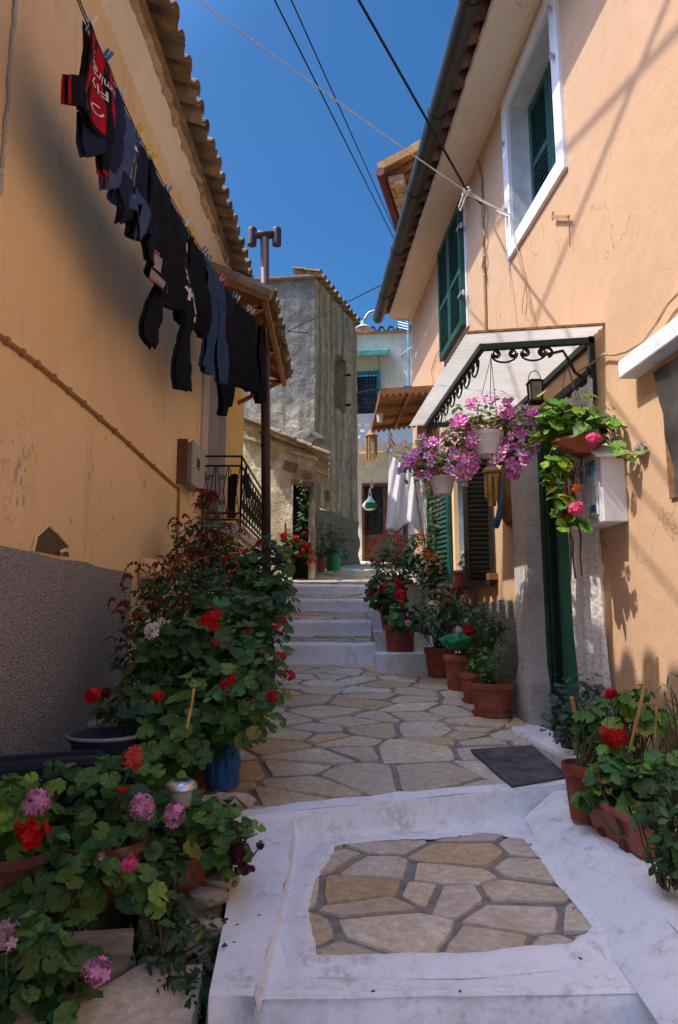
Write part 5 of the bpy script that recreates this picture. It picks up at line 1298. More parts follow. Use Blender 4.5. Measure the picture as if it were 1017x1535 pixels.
# things drying on the balcony railing
mb = MB(); 
for i in range(6):
    for j in range(8):
        f = lambda a, t: Vector((-1.36+.12*a+.015*math.sin(a*9+t*3), 8.16-.02*math.sin(a*7), 1.72-.52*t+.20*max(0, .4-t)*(.5-abs(a-.7))))
        mb.quad(f(i/6, j/8), f((i+1)/6, j/8), f((i+1)/6, (j+1)/8), f(i/6, (j+1)/8), BLK)
tag(mb.build('black_cloth', M['cloth'], smooth=True, merge=True), 'black garment hung on the balcony railing', 'garment')
mb = MB()
for i in range(8):
    for j in range(8):
        f = lambda a, t: Vector((-1.17+.02*math.sin(a*12), 8.3+.5*a, 1.90-.30*t-.08*math.sin(a*pi)))
        mb.quad(f(i/8, j/8), f((i+1)/8, j/8), f((i+1)/8, (j+1)/8), f(i/8, (j+1)/8), BLK)
tag(mb.build('black_cloth', M['cloth'], smooth=True, merge=True), 'black rag draped over the long side of the balcony railing', 'garment')
# white laundry in front of the end house
mb = MB(); A = P(585, 680, 8.9); B = P(634, 690, 8.7)
def wl(s, t):
    top = A.lerp(B, s); L_ = 1.02-.13*math.sin(min(1, max(0, (s-.25)/.55))*pi)*(1 if 1 else 0)
    p = top-ZZ*(L_*t+.14*s*(1-t)); p.x += (s-.4)*.16*t
    p.y += .05*math.sin(s*16+t*2.5)*(.35+t)+.03*math.sin(s*31+t*7)
    p.z += .07*math.sin(s*pi)*-1*(1-t)
    return p
for i in range(40):
    for j in range(30): mb.quad(wl(i/40, j/30), wl((i+1)/40, j/30), wl((i+1)/40, (j+1)/30), wl(i/40, (j+1)/30), (.90, .90, .93))
o = mb.build('white_shirt', M['cloth_thin'], smooth=True, solid=.003, merge=True); tag(o, 'large white shirt drying in the sun beyond the petunias', 'shirt')
cable('washing_line', [P(580, 668, 9.0), P(590, 680, 8.9), P(640, 695, 8.65), W(8.4, 2.2)], .004, M['rope'], 'short white line carrying the white shirt', 'washing line')
mb = MB()
for i, c in enumerate([(.05, .12, .35), (.5, .2, .05), (.45, .05, .05), (.5, .35, .15), (.1, .25, .4)]): mb.box(P(583+3*(i % 3), 672-5*i+R.uniform(-2, 2), 8.9), (.02, .02, .11), R.uniform(0, 3), c, Matrix.Rotation(R.uniform(-.6, .6), 3, 'Y'))
mb.tube([P(585, 650, 8.9), P(584, 676, 8.9)], .003, 4, (.1, .1, .1))
tag(mb.build('peg_bundle', M['plain']), 'bundle of coloured pegs clipped above the white shirt', 'pegs')
# green and white carrier bag on the brown door
mb = MB(); c = P(555, 757, 18.4)
bm = bmesh.new(); bmesh.ops.create_uvsphere(bm, u_segments=16, v_segments=12, radius=1)
vs = [c+Vector((v.co.x*.21*(1-.8*max(0, v.co.z))*(1+.15*noise.noise(v.co*2.2)), v.co.y*.08, v.co.z*(.26 if v.co.z > 0 else .15)+.02*noise.noise(v.co*5)+.02*noise.noise(v.co*3))) for v in bm.verts]
for f in bm.faces:
    z = f.calc_center_median().z; x = f.calc_center_median().x
    mb.f.append(tuple(v.index for v in f.verts)); mb.c.append((.015, .16, .04) if -.75 < z < .35 and x > -.55 else (.7, .72, .66)); mb.m.append(0)
mb.v = [tuple(v) for v in vs]; bm.free()
for s_ in (-1, 1): mb.tube([c+Vector((.05*s_, 0, .2)), c+Vector((0, 0, .46))], .015, 4, (.7, .72, .66))
tag(mb.build('carrier_bag', M['plain'], smooth=True), 'green and white plastic carrier bag hanging on the brown door', 'bag')
# striped cloth, wooden ornament and green-handled things by the lower window
mb = MB(); A = P(704, 735, 6.9)
for i in range(10):
    for j in range(8):
        f = lambda a, t: A+Vector((-.10*t+.15*a*(.6+.4*t), .02*math.sin(a*6), .02*a-.26*t+.05*a*t))
        mb.quad(f(i/10, j/8), f((i+1)/10, j/8), f((i+1)/10, (j+1)/8), f(i/10, (j+1)/8), (.10, .22, .45) if i % 3 == 0 else (.62, .64, .66))
tag(mb.build('striped_towel', M['cloth'], smooth=True, merge=True), 'blue and white striped towel beside the dark shutter leaf', 'towel')
mb = MB(); c = RW(756, 750, .06)
fx_ = lambda t, a: W(c.y+.20*math.sin(a)*math.sin(pi*min(1, t*1.0))**.7*(.4+.6*t), c.z+.38-.62*t, .02+.10*math.cos(a)*math.sin(pi*t)**.6)
for i in range(12):
    for j in range(10):
        a0, a1 = -pi/2+pi*j/10, -pi/2+pi*(j+1)/10; t0, t1 = .02+.96*i/12, .02+.96*(i+1)/12
        mb.quad(fx_(t0, a0), fx_(t0, a1), fx_(t1, a1), fx_(t1, a0))
orn = thing('wall_ornament', 'brown wooden boat shaped ornament with blue rope on the wall by the door jamb', 'ornament', c)
mb.build('hull', M['wood_or'], orn, smooth=True)
mb = MB(); mb.tube([W(c.y-.12, c.z+.15, .10), W(c.y-.15, c.z-.02, .13), W(c.y-.10, c.z-.16, .14), W(c.y+.02, c.z-.22, .13), W(c.y+.12, c.z-.14, .12)], [.008, .022, .03, .03, .01], 7); mb.tube([W(c.y-.12, c.z+.15, .10), W(c.y-.10, c.z+.34, .06)], .007, 5); mb.build('rope_trim', simple('blue_rope', (.06, .16, .28), .9, var=.4, scale=50, bmp=.8), orn)
# door mat
mb = MB(); q = [G(706, 1131), G(829, 1122), G(872, 1168), G(768, 1187)]
n = 16
for lay in (0,):
    g = lambda a, b: q[0].lerp(q[1], a).lerp(q[3].lerp(q[2], a), b)+ZZ*(.026+.006*noise.noise(Vector((a*4, b*4, 2))))
    for i in range(n):
        for j in range(n): mb.quad(g(i/n, j/n), g((i+1)/n, j/n), g((i+1)/n, (j+1)/n), g(i/n, (j+1)/n))
tag(mb.build('door_mat', M['mat'], solid=.014, merge=True), 'dark blue grey fibre door mat on the flagstones', 'door mat')
# ------------------------------------------------------------------ plants
def basis(n, spin):
    n = n.normalized(); x = n.orthogonal().normalized(); y = n.cross(x)
    return (x*math.cos(spin)+y*math.sin(spin)), (y*math.cos(spin)-x*math.sin(spin)), n
def leaf_ger(mb, c, n, r, col, rng, zone=True):
    x, y, z = basis(n, rng.uniform(0, 2*pi)); m = 15; vs = [c-z*r*.10]; cup = rng.uniform(.05, .35); fl = rng.uniform(0, 6)
    for i in range(m):
        a = .22+(2*pi-.44)*i/(m-1); sc_ = 1+.09*math.cos(a*7)
        vs.append(c+x*math.cos(a)*r*.55+y*math.sin(a)*r*.55+z*r*.02)
        vs.append(c+x*math.cos(a)*r*sc_+y*math.sin(a)*r*sc_+z*r*(cup*(.5+.6*math.sin(2*a+fl))))
    o = len(mb.v); mb.v += [tuple(v) for v in vs]
    dk = tuple(q*.84 for q in col); lt = tuple(q*1.10 for q in col)
    for i in range(m-1):
        a, b, c2, d = o+1+2*i, o+2+2*i, o+4+2*i, o+3+2*i
        mb.f.append((o, a, d)); mb.c.append(col); mb.m.append(0)
        mb.f.append((a, b, c2, d)); mb.c.append(dk if i % 2 and zone else lt); mb.m.append(0)
def leaf_oval(mb, c, n, r, col, rng, asp=.45, droop=.3):
    x, y, z = basis(n, rng.uniform(0, 2*pi)); vs = []; prof = [0, .7, 1, .8, .4, 0]
    m = len(prof)
    for i, p in enumerate(prof):
        t = i/(m-1); q = c+x*(t*2-1)*r-z*droop*r*(t*t)
        vs += [q+y*p*r*asp+z*r*.12*p, q, q-y*p*r*asp+z*r*.12*p]
    fs = []
    for i in range(m-1): fs += [(3*i, 3*i+1, 3*i+4, 3*i+3), (3*i+1, 3*i+2, 3*i+5, 3*i+4)]
    mb.add(vs, fs, col)
def leaf_cut(mb, c, n, r, col, rng):                       # much divided leaf (parsley, pelargonium, artemisia)
    x, y, z = basis(n, rng.uniform(0, 2*pi))
    for a, l in ((0, 1), (.75, .75), (-.75, .75), (1.6, .45), (-1.6, .45)):
        d = x*math.cos(a)+y*math.sin(a); s = z.cross(d); l *= r
        vs = [c, c+d*l*.35+s*l*.10, c+d*l*.6+s*l*.26-z*l*.05, c+d*l*.72+s*l*.08, c+d*l-z*l*.12, c+d*l*.72-s*l*.08, c+d*l*.6-s*l*.26-z*l*.05, c+d*l*.35-s*l*.10]
        mb.add(vs, [(0, 1, 7), (1, 2, 3, 7), (3, 4, 5), (3, 5, 6, 7)], col)
GER = [(.06, .15, .03), (.08, .18, .035), (.045, .115, .028), (.11, .22, .04), (.065, .155, .04)]
GERB = [(.11, .24, .03), (.16, .30, .03), (.075, .19, .03), (.20, .34, .05)]
DKG = [(.024, .068, .020), (.038, .095, .026), (.030, .08, .028), (.06, .125, .034)]
BLG = [(.035, .085, .055), (.05, .105, .07), (.03, .07, .05), (.06, .12, .08)]
PAR = [(.06, .18, .02), (.09, .22, .03), (.04, .13, .02), (.12, .26, .04)]
YEL = (.22, .20, .03)
def foliage(mb, c, rad, n, size, pal, rng, kind='ger', shell=.45, up=.6, face=(0, -.35, .2), lump=.35, yellow=.018, droop=0):
    c = Vector(c); face = Vector(face); ph = rng.uniform(0, 50)
    for _ in range(n):
        while True:
            d = Vector((rng.gauss(0, 1), rng.gauss(0, 1), rng.gauss(0, 1)))
            if d.length > .01: d.normalize(); break
        q = shell+(1-shell)*rng.random()**.7
        q *= 1+lump*noise.noise(d*1.7+Vector((ph, 0, 0)))*1.6
        p = c+Vector((d.x*rad[0], d.y*rad[1], d.z*rad[2]))*q
        p.z += -droop*abs(q*d.x)**2
        nrm = d*.55+Vector((0, 0, up))+face+Vector((rng.uniform(-.5, .5), rng.uniform(-.5, .5), rng.uniform(-.4, .4)))
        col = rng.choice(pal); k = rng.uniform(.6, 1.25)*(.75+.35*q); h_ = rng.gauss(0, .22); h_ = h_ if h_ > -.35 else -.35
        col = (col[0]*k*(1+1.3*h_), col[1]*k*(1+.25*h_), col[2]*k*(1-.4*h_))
        if rng.random() < yellow: col = YEL
        r = size*rng.choice([rng.uniform(.35, .7), rng.uniform(.65, 1.05), rng.uniform(.85, 1.35)])
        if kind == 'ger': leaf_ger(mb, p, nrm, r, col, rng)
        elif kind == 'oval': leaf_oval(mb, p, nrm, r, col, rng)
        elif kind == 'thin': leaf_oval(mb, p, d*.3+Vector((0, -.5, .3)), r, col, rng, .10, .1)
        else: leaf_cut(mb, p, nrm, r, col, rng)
def stems(mb, base, c, rad, n, rng, r=.0042, col=(.075, .065, .03)):
    base = Vector(base); c = Vector(c)
    for _ in range(n):
        e = c+Vector((rng.uniform(-.8, .8)*rad[0], rng.uniform(-.8, .8)*rad[1], rng.uniform(-.6, .7)*rad[2]))
        b = base+Vector((rng.uniform(-.05, .05), rng.uniform(-.05, .05), 0)); m = b.lerp(e, .5)+Vector((rng.uniform(-.06, .06), rng.uniform(-.06, .06), .03))
        mb.tube([b, b.lerp(m, .6), m, m.lerp(e, .5), e], [r, r*.9, r*.8, r*.6, r*.4], 5, col)
def bloom_mesh(col, rng, r=.05, n=26):                     # geranium head: a ball of five-petalled florets
    mb = MB()
    for _ in range(n):
        d = Vector((rng.gauss(0, 1), rng.gauss(0, 1), rng.gauss(.25, .9))).normalized(); p = d*r*rng.uniform(.6, 1.2)*(1 if d.z > -.3 else .8)
        x, y, z = basis(d+Vector((rng.uniform(-.3, .3), rng.uniform(-.3, .3), rng.uniform(-.2, .3))), rng.uniform(0, 6)); s = r*rng.uniform(.42, .55); k = rng.uniform(.7, 1.2); c = tuple(min(1, q*k) for q in col)
        for i in range(5):
            a = 2*pi*i/5; e = x*math.cos(a)+y*math.sin(a); f = z.cross(e)
            mb.add([p, p+e*s*.55+f*s*.34+z*s*.12, p+e*s+f*s*.16+z*s*.18, p+e*s-f*s*.16+z*s*.18, p+e*s*.55-f*s*.34+z*s*.12], [(0, 1, 4), (1, 2, 3, 4)], c)
    return mb
def petunia_mesh(rng, a_=(.82, .05, .48), b_=(.92, .74, .86), r=.036):
    mb = MB(); m = 20
    c0 = Vector((0, 0, -.012)); ring = []; out = []
    for i in range(m):
        a = 2*pi*i/m; rr = r*(1+.10*math.cos(5*a))
        ring.append(Vector((math.cos(a)*r*.35, math.sin(a)*r*.35, 0))); out.append(Vector((math.cos(a)*rr, math.sin(a)*rr, .004+.005*math.cos(5*a+1))))
    for i in range(m):
        j = (i+1) % m; star = (i % 4) in (0, 3)
        mb.add([c0, ring[i], ring[j]], [(0, 1, 2)], (.45, .42, .25))
        mb.add([ring[i], out[i], out[j], ring[j]], [(0, 1, 2, 3)], b_ if star else a_)
    mb.tube([c0, c0-Vector((0, 0, .03))], [.007, .003], 5, (.4, .2, .35))
    return mb
def spike_mesh(rng, red=(.15, .022, .020), tip=(.34, .24, .06)):     # drooping shrimp plant bract
    mb = MB(); pts = [Vector((0.0, 0, 0)), Vector((.018, 0, .010)), Vector((.036, 0, .010)), Vector((.052, 0, .0)), Vector((.062, 0, -.016)), Vector((.066, 0, -.032))]
    for i, p in enumerate(pts):
        for k in range(5):
            a = 2*pi*k/5+i; e = Vector((0, math.cos(a), math.sin(a))); d = (pts[min(i+1, 5)]-pts[max(i-1, 0)]).normalized(); s = d.cross(e)
            c = red if i < 4 else tip; q = rng.uniform(.7, 1.3); w = .013*(1-.1*i)
            mb.add([p, p+e*w*.8+d*.006+s*w*.5, p+d*.020+e*w*.35, p+e*w*.8+d*.006-s*w*.5], [(0, 1, 2, 3)], tuple(x*q for x in c))
    return mb
def starter(mesh_mb, name, mat):
    o = mesh_mb.build(name, mat); me = o.data; bpy.data.objects.remove(o); return me
rb = random.Random(77)
BL = {k: starter(bloom_mesh(c, rb, .05), 'bloom', M['petal']) for k, c in {'red': (.62, .010, .012), 'crimson': (.50, .008, .04), 'coral': (.62, .07, .06), 'pink': (.72, .30, .52), 'hotpink': (.78, .10, .26), 'white': (.72, .70, .62), 'dark': (.06, .006, .014), 'palepink': (.68, .44, .50), 'orange': (.62, .10, .03)}.items()}
PE = [starter(petunia_mesh(rb), 'petunia', M['petal']), starter(petunia_mesh(rb, (.82, .05, .46), (.84, .30, .66)), 'petunia', M['petal']), starter(petunia_mesh(rb, (.72, .10, .56), (.86, .62, .84)), 'petunia', M['petal'])]
SP = [starter(spike_mesh(rb), 'bract', M['petal']), starter(spike_mesh(rb, (.30, .04, .03), (.42, .26, .07)), 'bract', M['petal'])]
SPB = [starter(spike_mesh(rb, (.58, .09, .03), (.60, .35, .08)), 'bract', M['petal']), starter(spike_mesh(rb, (.52, .05, .03), (.5, .2, .05)), 'bract', M['petal'])]
def put(me, name, parent, p, rot=None, s=1.0):
    o = bpy.data.objects.new(name, me); COL.objects.link(o); o.parent = parent; o.location = Vector(p)-Vector(parent.location)
    o.rotation_euler = rot or (R.uniform(-.5, .5), R.uniform(-.5, .5), R.uniform(0, 6)); o.scale = (s, s, s); return o
def pot(parent, c, rt, rbm, h, mat, saucer=False, n=28, name='pot'):
    mb = MB(); w = .012
    mb.lathe([(0, .0), (rbm, 0), (rbm+(rt-rbm)*.80, h*.80), (rt*1.01, h*.80), (rt*1.07, h*.82), (rt*1.08, h*.985), (rt*1.06, h), (rt*1.0, h), (rt*.97, h*.9), (0, h*.9)], c, n); o = mb.build(name, mat, parent, smooth=False)
    o.data.polygons.foreach_set('use_smooth', [True]*len(o.data.polygons)); 
    b = o.modifiers.new('e', 'EDGE_SPLIT'); b.split_angle = .6
    mb = MB(); mb.lathe([(0, .015), (rt*.5, .012), (rt*.96, 0)], Vector(c)+ZZ*h*.88, 16); mb.build('soil', M['soil'], parent)
    if saucer: mb = MB(); mb.lathe([(0, .004), (rbm*1.1, .004), (rbm*1.22, .035), (rbm*1.28, .035), (rbm*1.15, -.004)], c, 24); mb.build('saucer', mat, parent, smooth=True)
def plant(name, label, cat, crowns, base, potspec=None, seed=0, blooms=(), size=.04, pal=GER, kind='ger', nst=14, group=None, dens=1.0, spikes=None, flower='flower', **kw):
    """crowns: list of (u, v, Y, ru, rv) in survey units; blooms: (u, v, Y, colour, scale)"""
    rng = random.Random(seed*13+5); base = Vector(base)
    t = thing(name, label, cat, base, group); top = base
    if potspec:
        rt, rbm, h, mat = potspec[:4]; pot(t, base, rt, rbm, h, mat, len(potspec) > 4); top = base+ZZ*h*.85
    fm = MB(); sm = MB(); cs = []
    for cr in crowns:
        u, v, Y_, ru, rv = cr[:5]; c = P(u, v, Y_); k = Y_/F*1.03; rad = (ru*k, cr[5] if len(cr) > 5 else max(ru, rv)*k*.8, rv*k); cs.append((c, rad))
        area = ru*rv*k*k*pi*1.6; n = int(dens*area/(size*size)*1.15)+6
        foliage(fm, c, rad, min(n, 900), size, pal, rng, kind, **kw); stems(sm, top, c, rad, nst, rng)
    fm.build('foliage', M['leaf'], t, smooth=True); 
    for b in blooms:
        p = P(b[0], b[1], b[2]); me = BL[b[3]]; put(me, flower, t, p, None, b[4] if len(b) > 4 else 1.0)
        c, rad = min(cs, key=lambda q: (q[0]-p).length); e = p.lerp(c, .45)-ZZ*.05; sm.tube([p, p.lerp(e, .5)-ZZ*.01, e], .0035, 4, (.09, .13, .04))
    if spikes:
        n, meshes, s, bias = spikes
        for _ in range(n):
            c, rad = rng.choice(cs); d = Vector((rng.gauss(0, 1), rng.gauss(0, 1)-.7, rng.gauss(0, 1)+bias)).normalized()
            p = c+Vector((d.x*rad[0], d.y*rad[1], d.z*rad[2]))*rng.uniform(1.0, 1.25)
            put(rng.choice(meshes), flower, t, p, (rng.uniform(-.4, .4), rng.uniform(-.3, .5), rng.uniform(0, 6.3)), s*rng.uniform(.8, 1.25))
    sm.build('stem', M['stem'], t)
    return t
def gl_at(u, v): return G(u, v, gl)
def LG(u, Y_):
    v = 1000
    for _ in range(6):
        a, b = ray(u, v); z = gz(Y_, a*Y_); t = math.tan(math.atan2(z, Y_)-TH); v = 767.5-F*t
    return Vector((a*Y_, Y_, z))
def onl(x, y): return Vector((x, y, gl(y)))
def onp(u, v, Y_): return P(u, v, Y_)
GP = 'pots of geraniums along the left of the path'; GRP = 'potted plants along the right wall'
# --- left foreground
plant('geranium', 'geranium in a dark brown pot at the left edge with a bright red head', 'geranium', [(15, 1225, 2.75, 70, 65, .18)], Vector((P(15, 1345, 2.75).x, 2.75, -1.05)), (.17, .12, .20, M['terra_brown']), 1, [(48, 1250, 2.55, 'red', 1.0)], .040, GERB, group=GP)
plant('geranium', 'large sprawling geranium of the foreground with single pink and coral heads', 'geranium', [(150, 1215, 2.95, 100, 75, .25), (120, 1320, 2.75, 110, 70, .22), (215, 1270, 2.95, 70, 70, .2), (60, 1370, 2.6, 70, 55, .18)], Vector((P(150, 1400, 2.85).x, 2.85, -1.05)), (.16, .12, .2, M['terra_brown']), 2,
      [(55, 1206, 2.65, 'pink', .9), (200, 1138, 2.75, 'coral', .9), (213, 1211, 2.62, 'pink', .8), (195, 1297, 2.6, 'hotpink', .55), (183, 1185, 2.75, 'red', .3), (152, 1285, 2.6, 'palepink', .25)], .039, GER, yellow=.03, group=GP)
plant('geranium', 'geranium trailing over the rough stones at the bottom left with pale pink heads', 'geranium', [(40, 1420, 2.4, 75, 50, .18), (105, 1475, 2.42, 40, 45, .12), (15, 1480, 2.3, 35, 40, .1)], onl(-1.05, 2.5), None, 3, [(10, 1406, 2.25, 'palepink', .75), (145, 1457, 2.3, 'pink', .75)], .037, GER, group=GP)
plant('geranium', 'geranium in a terracotta pot with saucer by the white kerb, deep burgundy head', 'geranium', [(320, 1235, 3.05, 60, 38, .2), (255, 1225, 3.05, 40, 35, .15), (345, 1275, 2.95, 28, 40, .1)], P(287, 1352, 3.05), (.125, .085, .24, M['terra'], 1), 4, [(262, 1223, 2.8, 'pink', .8), (358, 1277, 2.8, 'dark', .75), (364, 1303, 2.78, 'dark', .5), (390, 1268, 2.8, 'dark', .3), (378, 1303, 2.8, 'dark', .25)], .036, GERB[:3]+GER, group=GP)
plant('low_shrub', 'low dark leafy shrub growing from the stones beside the white kerb', 'shrub', [(285, 1430, 2.6, 55, 60, .16), (250, 1400, 2.65, 35, 60, .14), (300, 1490, 2.5, 40, 30, .1), (255, 1330, 2.75, 30, 60, .12)], onl(-.62, 2.6), None, 5, (), .024, [(.035, .085, .028), (.05, .11, .03), (.028, .065, .025)], 'oval', dens=.8)
# --- left middle
plant('geranium', 'big red geranium mass in the pot wrapped with the blue bag', 'geranium', [(335, 1060, 3.9, 74, 70, .3), (270, 1110, 3.6, 58, 50, .25), (245, 1135, 3.5, 45, 45, .2), (345, 1080, 3.8, 48, 28, .2), (365, 1000, 4.2, 60, 60, .25)], P(318, 1185, 4.05), (.14, .11, .26, M['terra']), 6,
      [(432, 1012, 3.9, 'crimson', .7), (408, 1046, 3.8, 'crimson', .7), (237, 1044, 3.5, 'red', .5), (346, 1018, 3.7, 'red', .5), (336, 1028, 3.6, 'crimson', .5), (422, 985, 4.1, 'crimson', .6), (414, 940, 4.4, 'red', .4)], .041, GER, group=GP)
plant('geranium', 'tall geranium with the largest bright red head before the shrimp plant', 'geranium', [(300, 985, 4.2, 75, 65, .3), (250, 1020, 4.2, 65, 75, .28), (335, 930, 4.6, 70, 55, .3), (395, 940, 4.6, 35, 60, .2)], onl(-1.0, 4.4), None, 7, [(316, 928, 3.9, 'red', 1.2), (228, 945, 3.95, 'white', .95), (242, 932, 4.0, 'white', .4), (323, 967, 3.9, 'crimson', .4), (372, 944, 4.2, 'crimson', .45), (385, 905, 4.6, 'crimson', .45), (425, 930, 4.5, 'crimson', .45)], 0.044, GER[:3]+DKG, dens=.75, group=GP)
plant('geranium', 'geranium low by the wall behind the pail with a red head leaning on the roughcast', 'geranium', [(190, 1060, 3.7, 40, 35, .18)], onl(-1.35, 3.75), None, 8, [(140, 1043, 3.4, 'red', .75), (160, 1040, 3.5, 'dark', .5)], .045, DKG, group=GP)
plant('shrimp_plant', 'shrimp plant with dull red bracts against the corner of the roughcast base', 'shrimp plant', [(240, 910, 4.9, 55, 60, .3), (290, 890, 5.0, 65, 55, .3), (225, 965, 4.7, 45, 60, .3)], onl(-1.3, 5.0), None, 9, (), .034, DKG, 'oval', spikes=(70, SP, 1.2, 1.0), dens=1.35)
plant('shrimp_plant', 'taller shrimp plant full of red bracts below the balcony', 'shrimp plant', [(310, 810, 6.4, 48, 40, .35), (300, 855, 6.2, 45, 45, .35), (340, 835, 6.4, 32, 45, .3), (310, 750, 6.7, 10, 14, .08)], onl(-1.3, 6.5), None, 10, (), .036, DKG, 'oval', spikes=(86, SP, 1.4, .4), dens=1.6)
plant('geranium', 'tall leafy geranium standing at the foot of the flue pipe', 'geranium', [(400, 850, 6.3, 38, 45, .28), (415, 895, 6.0, 30, 40, .25), (385, 905, 6.0, 35, 45, .25), (370, 870, 6.2, 25, 40, .2)], onl(-.85, 6.3), None, 11, [(388, 815, 6.4, 'red', .7), (356, 893, 5.4, 'hotpink', .4), (365, 896, 5.4, 'hotpink', .35), (443, 885, 6.0, 'red', .45), (365, 827, 6.2, 'orange', .5)], .046, GER[:3]+DKG[1:], group=GP)
# bright leaf tuft
plant('geranium', 'light green young geranium next to the lower shrimp plant', 'geranium', [(345, 905, 4.9, 30, 22, .15)], onl(-.9, 4.9), None, 12, (), .045, GERB, group=GP)
# --- far left pots
plant('geranium', 'red geranium in the terracotta pot farthest left at the shed', 'geranium', [(438, 820, 12.2, 24, 22, .25)], G(438, 862), (.16, .13, .28, M['terra']), 13, [(425, 803, 12.0, 'red', 1.4), (443, 807, 12, 'red', 1.0), (455, 815, 12, 'orange', 1.1), (430, 835, 12, 'red', .9), (447, 830, 12, 'red', .8), (456, 800, 12, 'crimson', .8)], .055, GER)
plant('geranium', 'orange red geranium in the whitish pot by the shed doorway', 'geranium', [(462, 828, 12.3, 16, 16, .2)], G(460, 860), (.17, .14, .24, M['pot_white']), 14, [(462, 818, 12.1, 'orange', 1.2), (468, 830, 12.1, 'orange', 1.3), (470, 840, 12.1, 'orange', 1.0), (463, 843, 12.1, 'orange', .9), (455, 825, 12, 'red', .9)], .05, GER)
plant('leafy_bush', 'feathery green bush in a red pot outside the shed', 'bush', [(485, 805, 13.0, 32, 26, .4), (470, 790, 13.2, 24, 24, .3), (505, 800, 13.0, 18, 22, .3)], G(478, 858), (.17, .13, .3, M['terra_red']), 15, (), .06, [(.07, .15, .03), (.10, .19, .04), (.05, .11, .03)], 'cut', dens=.8)
plant('leafy_bush', 'small plant spilling from the bright green tub at the foot of the old house', 'bush', [(510, 808, 13.4, 24, 14, .3), (518, 826, 13.4, 10, 16, .2)], G(500, 856), (.17, .15, .48, M['pot_green']), 16, (), .05, [(.09, .15, .04), (.13, .19, .05), (.06, .11, .03)], 'cut', dens=.7)
plant('ivy', 'ivy hanging in the dark shed doorway', 'ivy', [(455, 745, 11.95, 9, 30, .15), (452, 785, 11.95, 12, 20, .2)], G(455, 850), None, 17, (), .055, DKG, 'oval', dens=.7)
# --- right: far to near
plant('lantana', 'tall bush with orange red flowers at the head of the right hand pots', 'bush', [(600, 828, 8.6, 40, 28, .4), (625, 838, 8.3, 34, 38, .4), (580, 850, 8.4, 28, 42, .35), (640, 860, 8.2, 22, 30, .3)], Vector((P(598, 905, 9.2).x, 9.2, .18)), (.19, .15, .34, M['terra_red']), 18, (), .05, DKG+GER[:2], 'oval', spikes=(46, SPB, 1.25, 1.2), dens=.95, group=GRP)
plant('climbing_vine', 'flowering climber rising beside the far green shutter', 'climber', [(645, 720, 8.6, 10, 45, .15), (650, 790, 8.5, 12, 50, .2), (632, 672, 8.3, 26, 14, .2)], P(650, 900, 8.5), None, 19, (), .045, GER+GERB[:1], 'oval', spikes=(26, SPB, 1.15, .4), dens=.8)
plant('geranium', 'dark leaved geranium with crimson heads on the ledge beside the steps', 'geranium', [(578, 895, 7.9, 26, 26, .25), (565, 880, 8.0, 16, 24, .2)], Vector((P(590, 945, 8.5).x, 8.5, -.14)), (.17, .13, .27, M['terra_brown']), 20, [(574, 882, 7.7, 'crimson', 1.0), (597, 880, 7.8, 'crimson', .8), (558, 840, 8.0, 'crimson', .7), (556, 890, 7.8, 'crimson', .6), (596, 872, 7.8, 'red', .6)], .05, DKG, group=GRP)
plant('geranium', 'geranium with a bright red head in the large terracotta pot at the ledge corner', 'geranium', [(605, 925, 7.2, 24, 22, .2)], Vector((P(600, 976, 7.75).x, 7.75, -.36)), (.17, .145, .29, M['terra_red']), 21, [(599, 893, 7.0, 'red', 1.0), (612, 935, 6.9, 'pink', .6), (604, 906, 7.0, 'red', .5)], .05, DKG+GER[:2], group=GRP)
plant('leafy_shrub', 'broad dark green leafy shrub in a maroon pot against the wall', 'shrub', [(655, 910, 7.2, 45, 34, .35), (690, 915, 7.1, 28, 30, .25), (640, 935, 7.1, 30, 22, .25), (675, 880, 7.3, 25, 14, .2)], LG(660, 7.25), (.15, .12, .30, M['terra_red']), 22, [(695, 895, 6.5, 'hotpink', .4)], .045, [(.03, .085, .02), (.045, .11, .025), (.06, .13, .03)], 'oval', dens=1.0, group=GRP)
wp = thing('empty_pot', 'whitish plastic pot between the terracotta and maroon pots', 'pot', Vector((P(632, 978, 7.7).x, 7.7, -.36))); pot(wp, Vector((P(632, 978, 7.7).x, 7.7, -.36)), .10, .085, .22, M['pot_white'])
wp = thing('empty_pot', 'round whitish pot half hidden behind the dark geranium on the ledge', 'pot', Vector((P(627, 906, 9.0).x, 9.0, .18))); pot(wp, Vector((P(627, 906, 9.0).x, 9.0, .18)), .16, .13, .26, M['pot_white'])
plant('geranium', 'geranium with a crimson head in the pinkish pot topped by a green cloth', 'geranium', [(712, 960, 6.3, 22, 20, .2), (705, 935, 6.4, 12, 14, .1)], LG(692, 6.65), (.155, .125, .33, M['terra']), 23, [(703, 945, 6.0, 'crimson', 1.15), (688, 944, 6.1, 'white', .5)], .045, GER, group=GRP)
mb = MB(); c = P(684, 962, 6.2)
bm = bmesh.new(); bmesh.ops.create_icosphere(bm, subdivisions=3, radius=1); mb.add([c+Vector((v.co.x*.13, v.co.y*.12, v.co.z*.06))*1+v.co*.05*noise.noise(v.co*3) for v in bm.verts], [tuple(v.index for v in f.verts) for f in bm.faces], (.03, .26, .12)); bm.free()
tag(mb.build('green_cloth', M['cloth'], smooth=True), 'crumpled green cloth lying on the rim of the pinkish pot', 'cloth')
plant('leafy_shrub', 'pointed leaved shrub sprouting against the grey plinth', 'shrub', [(735, 935, 6.0, 22, 28, .2), (718, 920, 6.2, 18, 16, .15), (748, 950, 5.95, 14, 18, .1)], LG(713, 6.15), (.12, .095, .26, M['terra'], 1), 24, (), .045, [(.03, .08, .025), (.05, .11, .03), (.04, .10, .05)], 'oval', dens=.6, group=GRP)
